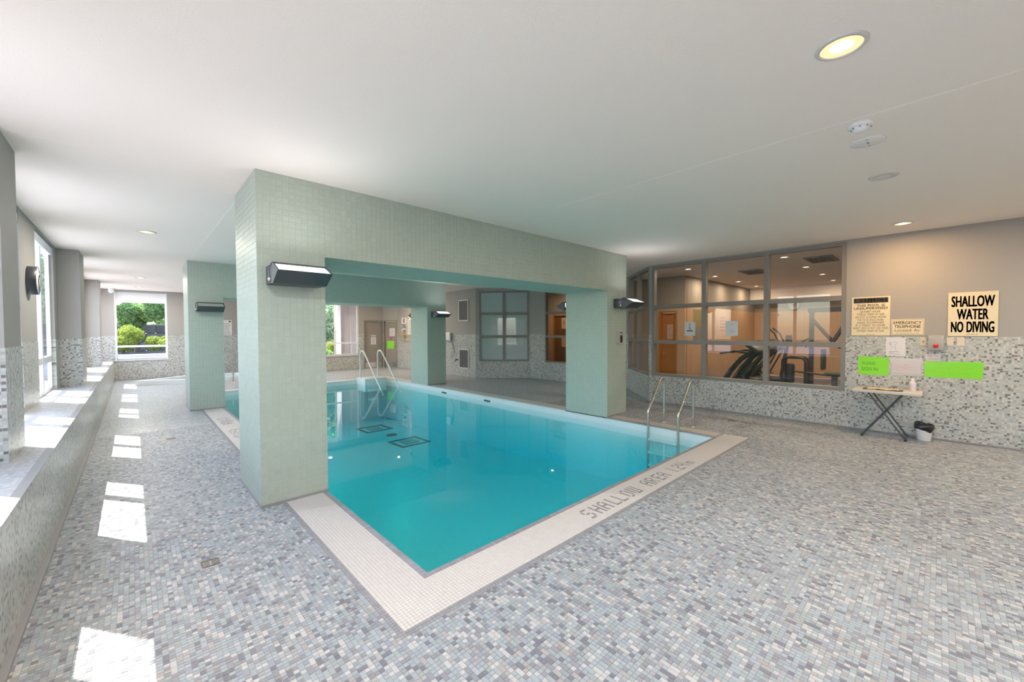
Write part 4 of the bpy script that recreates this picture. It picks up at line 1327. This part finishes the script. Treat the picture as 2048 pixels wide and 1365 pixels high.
mb = MB(); mb.tube([(-.05, .16, .05), (-.09, .10, -.04), (-.10, -.06, -.07), (-.09, -.2, -.03), (-.08, -.24, .1)], .008, 8); mb.build('cable', M_black, e)
mb = MB(); mb.tube([(-.06, -.22, -.02), (-.05, -.26, -.2), (-.04, -.22, -.42), (-.04, -.1, -.55), (-.04, -.0, -.63)], .005, 8); mb.build('cable', simple('blue_cable', (.05, .15, .35), .5), e)
e = thing('hose_tap', 'small dark tap on the mosaic wall by the lower grille', 'tap', (8.736, 12.25, .60))
MB().lathe([(.03, 0), (.03, .012)], (0, 0, 0), 14, Matrix.Rotation(-math.pi / 2, 4, 'Y')).build('rosette', M_darkmetal, e)
MB().tube([(0, 0, 0), (-.10, 0, 0), (-.12, 0, -.02), (-.12, 0, -.06)], .014, 8).build('spout', M_darkmetal, e)
MB().box(-.075, -.055, -.05, .05, .02, .04).build('handle', M_darkmetal, e)

# ================================================================== GYM BEHIND THE GLASS
def wood_mat(name, color, seam=0.6, axis=(0, 1, 0)):
    m, t = new_mat(name)
    b = principled(t, None, 0.45)
    geo = nd(t, 'ShaderNodeNewGeometry')
    mp = nd(t, 'ShaderNodeMapping'); mp.inputs['Scale'].default_value = (9, 9, 0.7)
    t.links.new(geo.outputs['Position'], mp.inputs['Vector'])
    nz = nd(t, 'ShaderNodeTexNoise'); nz.inputs['Scale'].default_value = 3.0; nz.inputs['Detail'].default_value = 5
    t.links.new(mp.outputs[0], nz.inputs['Vector'])
    rp = nd(t, 'ShaderNodeValToRGB')
    rp.color_ramp.elements[0].position = .3; rp.color_ramp.elements[0].color = (*[c * .86 for c in color], 1)
    rp.color_ramp.elements[1].position = .7; rp.color_ramp.elements[1].color = (*color, 1)
    t.links.new(nz.outputs[0], rp.inputs[0])
    t.links.new(rp.outputs[0], b.inputs['Base Color'])
    MATS[name] = m
    return m
M_wood = wood_mat('maple_panel', (.62, .40, .24))
M_orange_door = wood_mat('orange_door', (.52, .19, .025))
M_brown_door = wood_mat('brown_door', (.22, .10, .025))
M_gymfloor = simple('rubber_floor', (.17, .16, .16), .7, noise=.1)
mb = MB(); mb.box(8.9, 17.0, -4.2, 11.4, -.3, -.006)
struct(mb, 'floor_gym', M_gymfloor, 'dark rubber floor of the gym')
M_gympaint = simple('gym_taupe_paint', (.34, .29, .23), .7)
def gym_wall(p, q, name, label, openings=()):
    w, M, L = wall_segment(p, q, 0.12, name, label, openings, mosaic=False, paint=M_wood, z1=2.32)
    MB().box(0, L, -0.12, 0.0, 2.32, CEIL, M).build('painted_band', M_gympaint, w)
    return w, M, L
gym_wall((17.0, -4.2), (17.0, 4.8), 'wall_gym_back', 'maple panelled back wall of the gym')
g2, MG2, _ = gym_wall((17.0, 4.8), (11.1, 4.8), 'wall_gym_side', 'maple panelled side wall of the gym')
g3, MG3, _ = gym_wall((11.0, 4.8), (11.0, 8.3), 'wall_gym_partition', 'maple panelled partition with the orange door', [(.24, .72, 0, 2.2)])
gym_wall((11.0, 8.3), (12.0, 8.3), 'wall_gym_return', 'maple return wall behind the bay')
g4, MG4, _ = gym_wall((12.0, 8.3), (12.0, 11.4), 'wall_gym_lobby', 'maple wall with the brown door', [(1.22, 2.1, 0, 2.3)])
gym_wall((12.0, 11.4), (8.9, 11.4), 'wall_gym_end', 'end wall behind the bay')
struct(MB().box(16.4, 16.99, -4.2, 4.79, 2.72, CEIL - .001), 'gym_bulkhead', M_ceiling, 'white ceiling bulkhead along the gym back wall')
door(MG3, .22, .74, 2.2, 'orange wooden door seen through the gym glazing', M_orange_door, M_orange_door, False, False, 1)
door(MG4, 1.2, 2.12, 2.3, 'brown wooden door seen through the single column window', M_brown_door, M_orange_door, False, False, -1)
e, T0, k = paper_on(MG3, .45, 1.62, .16, .40, -.06, simple('peach_paper', (.72, .45, .30), .8), 'door_notice', 'peach paper notice on the orange gym door')
marks_on(T0, k, e, rows(7, -.06, .06, -.17, .17))
e, T0, k = paper_on(MG4, 1.62, 1.95, .24, .42, -.06, simple('peach_paper', (.72, .45, .30), .8), 'door_notice', 'tan paper notice high on the brown door')
marks_on(T0, k, e, [('lines', [[(-.02, .1), (.02, .05), (-.02, 0), (.03, -.06)]], .03)])
e, T0, k = paper_on(MG4, 1.62, 1.25, .24, .42, -.06, simple('peach_paper', (.72, .45, .30), .8), 'door_notice', 'blank tan paper notice low on the brown door')
e, T0, k = paper_on(MG2, 3.2, 1.85, .95, .75, 0.0, simple('poster_pink', (.62, .40, .34), .6), 'picture_poster', 'pale pink poster on the gym side wall', 'poster')
marks_on(T0, k, e, rows(5, -.3, .3, -.25, .25, simple('poster_ink', (.42, .25, .22), .8)))
e, T0, k = paper_on(MG2, 5.1, 1.75, .75, 1.0, 0.0, simple('poster_grey', (.22, .22, .20), .6), 'picture_poster', 'dark grey and olive poster on the gym side wall', 'poster')
marks_on(T0, k, e, [('bar', -.35, .35, .0, .45, simple('poster_olive', (.30, .25, .08), .8), 'printed_block')])
e = thing('gym_clock', 'round white clock on the gym back wall', 'clock', (17.0, 3.58, 2.54))
RXn = Matrix.Rotation(-math.pi / 2, 4, 'Y')
MB().lathe([(.20, 0), (.20, .04), (.17, .05), (.16, .03)], (0, 0, 0), 32, RXn, cap=False).build('rim', M_frame, e)
MB().lathe([(.17, .0), (.165, .032), (.001, .032)], (0, 0, 0), 32, RXn, cap=False).build('dial', M_white, e)
for ang, L_ in ((300, .08), (60, .12)):
    a = math.radians(ang)
    MB().tube([(-.036, 0, 0), (-.036, L_ * math.sin(a), L_ * math.cos(a))], .005, 6).build('hand', M_ink, e)
for j, (gx, gy) in enumerate([(9.93, 4.26), (11.82, 4.33), (13.62, 4.3), (15.5, 4.34), (9.81, 2.24), (11.73, 2.23), (13.6, 2.22), (15.5, 2.27), (9.8, .2), (11.7, .2), (13.6, .2)]):
    e = downlight(gx, gy, '%s gym downlight from the pool glass in the %s' % (('first', 'second', 'third', 'fourth')[j % 4], ('row beside the maple side wall', 'middle row', 'row furthest from the maple side wall')[j // 4]), GYM_W, (1.0, .80, .58), r=.10)
    e['group'] = ('gym downlights along the side wall', 'gym downlights in the middle row', 'gym downlights by the entrance')[0 if j < 4 else 1 if j < 8 else 2]
for x, y, lab in ((10.6, 9.9, 'a'), (12.4, 10.2, 'b')):
    pass
downlight(11.0, 9.6, 'lit downlight in the lobby behind the bay', GYM_W, (1.0, .78, .55))
for i, (x, y) in enumerate(((11.6, 3.3), (10.6, 1.75))):
    e = thing('ceiling_vent', ('dark slatted air vent in the gym ceiling by the side wall', 'grey slatted air vent in the gym ceiling by the window')[i], 'vent', (x, y, CEIL))
    mb = MB()
    for a, b, c, d in ((-.42, .42, -.24, -.2), (-.42, .42, .2, .24), (-.42, -.38, -.2, .2), (.38, .42, -.2, .2)):
        mb.box(a, b, c, d, -.03, 0)
    mb.build('frame', M_frame, e)
    for k in range(8):
        MB().box(-.38, .38, -.19 + k * .05, -.165 + k * .05, -.026, -.008).build('slat', M_grille, e)

def treadmill(x, y, label):
    e = thing('treadmill', label, 'treadmill', (x, y, 0), 0, 'treadmills behind the gym window')
    MB().rbox(-.40, .40, -.1, 1.1, .03, .20, .03).build('deck', M_black, e)
    MB().rbox(-.27, .27, .12, 1.12, .20, .215, .005).build('running_belt', simple('belt', (.04, .04, .045), .8), e)
    MB().rbox(-.40, .40, -.42, -.02, .05, .34, .07).build('motor_hood', M_black, e)
    for s in (-1, 1):
        pts = [(s * .38, .05, .16), (s * .38, -.04, .42), (s * .38, -.20, .70), (s * .38, -.42, .98), (s * .38, -.68, 1.18)]
        MB().tube(pts, [.06, .065, .06, .055, .05], 12, flat=.6).build('upright', simple('gloss_black', (.02, .022, .024), .18), e)
        MB().tube([(s * .37, -.56, 1.12), (s * .37, -.30, 1.16), (s * .37, .05, 1.10)], .028, 10).build('handrail', M_black, e)
    M = Matrix.Translation((0, -.66, 1.22)) @ Matrix.Rotation(math.radians(-50), 4, 'X')
    con = MB().rbox(-.42, .42, -.05, .05, -.14, .24, .03, M).build('console', M_black, e)
    MB().rbox(-.14, .14, .05, .056, .0, .18, .002, M).build('screen', simple('dark_screen', (.01, .012, .016), .08), con)
    return e
for i, (x, y) in enumerate(((10.75, 3.62), (11.75, 3.66), (12.75, 3.70))):
    treadmill(x, y, ('black treadmill nearest the gym glass', 'black treadmill in the middle of the row', 'black treadmill deepest in the gym')[i])
e = thing('elliptical_trainer', 'dark elliptical trainer with tall swing arms beyond the treadmills', 'gym machine', (14.2, 3.55, 0))
MB().rbox(-.3, .3, -.5, .9, .02, .22, .04).build('base', M_black, e)
MB().lathe([(.28, -.06), (.30, 0), (.28, .06)], (0, .55, .36), 24, Matrix.Rotation(math.pi / 2, 4, 'Y')).build('flywheel', M_black, e)
MB().tube([(0, -.25, .15), (0, -.42, 1.25)], .05, 10).build('mast', M_black, e)
MB().rbox(-.2, .2, -.5, -.4, 1.2, 1.5, .03).build('console', M_black, e)
for s in (-1, 1):
    MB().tube([(s * .27, .1, .35), (s * .3, -.3, 1.2), (s * .27, -.15, 1.55), (s * .22, .02, 1.72)], .025, 8).build('swing_arm', M_black, e)
    MB().rbox(s * .22 - .07, s * .22 + .07, .0, .36, .30, .34, .01).build('pedal', M_black, e)
# multi-station machine
e = thing('strength_machine', 'tall grey strength machine with crossed arms in the gym', 'gym machine', (13.2, 1.95, 0))
M_gymsteel = simple('machine_grey', (.06, .058, .062), .4, .3)
for y in (-.45, .42):
    MB().box(-.04, .04, y - .05, y + .05, 0, 2.16).build('upright', M_gymsteel, e)
MB().box(-.05, .05, -.95, .5, 2.12, 2.24).build('top_beam', M_gymsteel, e)
MB().box(-.5, .5, -.5, -.4, 0, .08).build('base_beam', M_gymsteel, e)
MB().box(-.5, .5, .38, .48, 0, .08).build('base_beam', M_gymsteel, e)
MB().tube([(0, .42, 1.95), (0, -.10, 1.25), (0, -.3, 1.15)], .045, 8).build('press_arm', M_gymsteel, e)
MB().tube([(0, -.40, 2.05), (0, -.02, 1.32)], .05, 8).build('press_arm', M_gymsteel, e)
MB().tube([(-.1, .42, 1.45), (-.15, .70, 1.28), (-.2, .72, 1.20)], .022, 8).build('handle', M_black, e)
MB().tube([(.1, .40, 1.42), (.1, .55, 1.25), (.1, .56, 1.18)], .022, 8).build('handle', M_black, e)
MB().tube([(0, -.42, 2.0), (0, -.85, 1.8), (0, -.92, 1.35)], .035, 8).build('pulldown_arm', M_gymsteel, e)
for k in range(12):
    MB().box(-.10, .10, -.62, -.50, .12 + k * .07, .18 + k * .07).build('weight_plate', M_black, e)
MB().rbox(-.18, .18, -.3, .12, .46, .54, .03).build('seat', simple('green_pad', (.05, .08, .06), .5), e)
MB().rbox(-.16, .16, .12, .2, .6, 1.15, .03).build('back_pad', simple('green_pad', (.05, .08, .06), .5), e)
MB().box(-.04, .04, -.14, -.02, .08, .46).build('seat_post', M_gymsteel, e)
# arch rack
e = thing('arch_rack', 'dark steel rack with two rounded arches in the gym', 'gym rack', (12.2, 2.52, 0))
for x in (-.16, .16):
    pts = [(x, .24, 0), (x, .24, .86)] + [(x, .14 + .1 * math.cos(math.radians(a)), .86 + .1 * math.sin(math.radians(a))) for a in (30, 60, 90)] + [(x, -.14 + .1 * math.cos(math.radians(a)), .86 + .1 * math.sin(math.radians(a))) for a in (90, 120, 150)] + [(x, -.24, .86), (x, -.24, 0)]
    MB().tube(pts, .028, 10).build('arch_tube', M_black, e)
for y in (-.24, .24):
    MB().tube([(-.16, y, .10), (.16, y, .10)], .02, 8).build('cross_bar', M_black, e)
MB().tube([(0, .22, .62), (0, -.62, .56)], .022, 8).build('bar', M_gymsteel, e)
MB().rbox(-.12, .12, .02, .22, .3, .8, .05).build('weight_block', M_black, e)
# long padded bench close to the glass
e = thing('padded_bench', 'low black padded bench behind the gym window', 'bench', (10.2, 1.85, 0))
MB().rbox(-.28, .28, -.75, .75, .40, .50, .035).build('pad', simple('vinyl_dark', (.035, .04, .055), .3), e)
MB().box(-.22, .22, -.68, .68, .34, .40).build('frame', M_gymsteel, e)
for x in (-.2, .2):
    for y in (-.62, .62):
        MB().box(x - .025, x + .025, y - .025, y + .025, 0, .34).build('leg', M_gymsteel, e)

# ================================================================== GARDEN OUTSIDE
M_pave = simple('garden_paving', (.42, .40, .42), .9, noise=.12, nscale=2.0)
mb = MB(); mb.box(-30, 30, 19.9, 60, -.35, -.05); mb.box(-40, -1.10, -20, 60, -.36, -.06)
struct(mb, 'ground', M_pave, 'pale paving outside the windows')
def leaf_mat(name, color):
    m, t = new_mat(name)
    b = principled(t, None, 0.5)
    oi = nd(t, 'ShaderNodeNewGeometry')
    nz = nd(t, 'ShaderNodeTexNoise'); nz.inputs['Scale'].default_value = 2.2
    t.links.new(oi.outputs['Position'], nz.inputs['Vector'])
    rp = nd(t, 'ShaderNodeValToRGB')
    rp.color_ramp.elements[0].position = .32; rp.color_ramp.elements[0].color = (*[c * .55 for c in color], 1)
    rp.color_ramp.elements[1].position = .68; rp.color_ramp.elements[1].color = (*color, 1)
    t.links.new(nz.outputs[0], rp.inputs[0])
    t.links.new(rp.outputs[0], b.inputs['Base Color'])
    trn = nd(t, 'ShaderNodeBsdfTranslucent'); t.links.new(rp.outputs[0], trn.inputs['Color'])
    mx = nd(t, 'ShaderNodeMixShader'); mx.inputs[0].default_value = .5
    out = [n for n in t.nodes if n.type == 'OUTPUT_MATERIAL'][0]
    t.links.new(b.outputs[0], mx.inputs[1]); t.links.new(trn.outputs[0], mx.inputs[2]); t.links.new(mx.outputs[0], out.inputs['Surface'])
    MATS[name] = m
    return m
M_leaf1, M_leaf2, M_leaf3, M_leaf4 = leaf_mat('leaf_green', (.34, .52, .18)), leaf_mat('leaf_yellow', (.46, .55, .10)), leaf_mat('leaf_blue', (.55, .66, .42)), leaf_mat('leaf_plum', (.12, .11, .16))
M_bark = simple('bark', (.12, .09, .07), .9, noise=.2, nscale=8)
def leaves(clumps, n, size, up=0.3):
    """Leaf blades scattered over the surface of ellipsoid clumps; one foliage mesh."""
    vs, fs = [], []
    w = np.array([c[3] * c[4] + c[4] * c[5] + c[3] * c[5] for c in clumps]); w = w / w.sum()
    for i, c in enumerate(clumps):
        for _ in range(int(n * w[i])):
            d = rng.normal(size=3); d /= np.linalg.norm(d)
            r = rng.uniform(.72, 1.03)
            p = np.array(c[:3]) + d * np.array(c[3:6]) * r
            a = rng.normal(size=3) + d * .5; a /= np.linalg.norm(a)
            b = np.cross(a, rng.normal(size=3)); b /= np.linalg.norm(b)
            s = size * rng.uniform(.6, 1.3)
            k = len(vs)
            vs += [tuple(p - a * s), tuple(p + b * s * .45), tuple(p + a * s), tuple(p - b * s * .45)]
            fs.append((k, k + 1, k + 2, k + 3))
    return MB().add(vs, fs)
def plant(name, label, cat, loc, clumps, n, size, mat, trunk=None, group=None):
    e = thing(name, label, cat, loc, 0, group)
    leaves(clumps, n, size).build('foliage', mat, e)
    if trunk:
        MB().tube(trunk[0], trunk[1], 8).build('trunk', M_bark, e)
    else:
        MB().tube([(0, 0, 0), (0.02, 0, .3)], [.06, .03], 6).build('stem', M_bark, e)
    return e
def blobs(cx, cy, cz, R, k, r):
    out = []
    for _ in range(k):
        d = rng.normal(size=3); d /= np.linalg.norm(d)
        s = r * rng.uniform(.7, 1.2)
        out.append((cx + d[0] * R[0], cy + d[1] * R[1], cz + d[2] * R[2], s, s, s * .8))
    return out
def tree(loc, label, h, R, mat, n=5000, size=.13, name='garden_tree'):
    return plant(name, label, 'tree', loc, blobs(0, 0, h, R, 16, R[2] * .55), n, size, mat, ([(0, 0, -.05), (.05, 0, h * .5), (-.05, .1, h)], [.14, .1, .05]))
tree((0.1, 25.3, 0), 'broad green tree behind the corridor end window', 2.95, (1.9, .45, .85), M_leaf1, 20000, .075)
tree((-4.6, 34.0, 0), 'big dark tree far beyond the garden wall on the driveway side', 4.0, (2.6, 1.0, 2.4), M_leaf3, 9000, .2)
tree((3.6, 38.0, 0), 'big dark tree far beyond the garden wall on the spa side', 4.2, (3.4, 1.0, 2.8), M_leaf1, 9000, .2)
tree((-2.6, 28.2, 0), 'leafy tree at the edge of the corridor end window', 3.3, (1.2, .8, 1.5), M_leaf3, 6000, .13)
tree((1.9, 30.2, 0), 'tall tree behind the stone garden wall', 4.4, (1.7, .7, 1.6), M_leaf1, 10000, .14)
e = thing('planter_bed', 'pale retaining wall of the raised shrub bed outside the corridor window', 'wall', (0, 22.3, 0))
MB().rbox(-4, 4.2, 0, .25, -.06, .78, .02).build('front_face', simple('planter_concrete', (.50, .46, .50), .9, noise=.05), e)
MB().rbox(-4, 4.2, .25, 2.4, -.06, .77, .02).build('soil_bed', simple('soil', (.12, .09, .07), .95, noise=.2), e)
plant('garden_shrub', 'bright yellow-green shrub outside the corridor end window', 'shrub', (-.32, 23.5, .78), blobs(0, 0, .66, (.45, .25, .33), 14, .32), 9000, .04, M_leaf2)
plant('garden_shrub', 'low lime shrub spreading beside the bright one', 'shrub', (1.05, 23.3, .78), blobs(0, 0, .43, (.5, .22, .16), 12, .26), 6000, .04, M_leaf2)
plant('garden_shrub', 'pale blue-green shrub at the window edge', 'shrub', (-1.45, 23.2, .78), blobs(0, 0, .55, (.25, .25, .25), 10, .25), 3000, .05, M_leaf3)
for i, (x, y, s) in enumerate(((-.22, 21.2, .30), (.30, 21.2, .34), (.83, 21.2, .30), (-.62, 20.7, .22))):
    plant('border_plant', ('round olive plant low outside the corridor end window', 'wide plum plant low outside the corridor end window', 'spiky plum plant low outside the corridor end window', 'small plum plant in the corner outside the corridor end window')[i], 'plant', (x, y, 0),
          blobs(0, 0, s * 1.1, (s * .3, s * .3, s * .6), 8, s * .4), 1100, .055, M_leaf1 if i == 0 else M_leaf4)
mb = MB()
e = thing('garden_wall', 'dark grey stone garden wall below the trees', 'wall', (1.5, 26.4, 0))
for r in range(5):
    for c in range(14):
        x = -4.9 + c * .7 + (.35 if r % 2 else 0)
        MB().rbox(x, x + .70, -.15, .15 + random.uniform(0, .03), -.05 + r * .42, .37 + r * .42, .03, seg=1).build('stone', simple('garden_stone_%d' % (c % 3), ((.13, .125, .13), (.105, .10, .105), (.15, .145, .145))[c % 3], .9, noise=.1), e)
# outside the garden window
tree((7.9, 24.0, 0), 'pale leafed tree outside the garden window', 2.3, (.9, .6, 1.3), M_leaf3, 9000, .10)
tree((8.6, 27.6, 0), 'taller tree further behind the garden window', 3.2, (1.6, .8, 1.8), M_leaf1, 9000, .13)
tree((11.2, 33.0, 0), 'wide dark tree far outside the garden window', 3.8, (3.2, 1.0, 2.8), M_leaf3, 9000, .2)
plant('garden_shrub', 'yellow shrub between the trees outside the garden window', 'shrub', (8.1, 22.0, 0), blobs(0, 0, .7, (.5, .3, .4), 12, .36), 4000, .06, M_leaf2)
plant('garden_shrub', 'green shrub below the garden window', 'shrub', (6.75, 21.2, 0), blobs(0, 0, .5, (.35, .25, .3), 10, .3), 3000, .06, M_leaf1)
e = thing('concrete_pier', 'pale pink concrete pier outside the garden window', 'pier', (7.45, 19.4, 0))
M_conc = simple('pink_concrete', (.88, .78, .76), .8, noise=.03)
MB().box(-.42, .55, -.3, .3, -.05, 3.6).build('shaft', M_conc, e)
MB().prism([(-.30, -.05), (-.75, -.05), (-.30, 3.6)], -.05, .55, 'x').build('shadow_wedge', M_conc, e)  # added wedge, shaped to stand in for the diagonal shadow on the pier
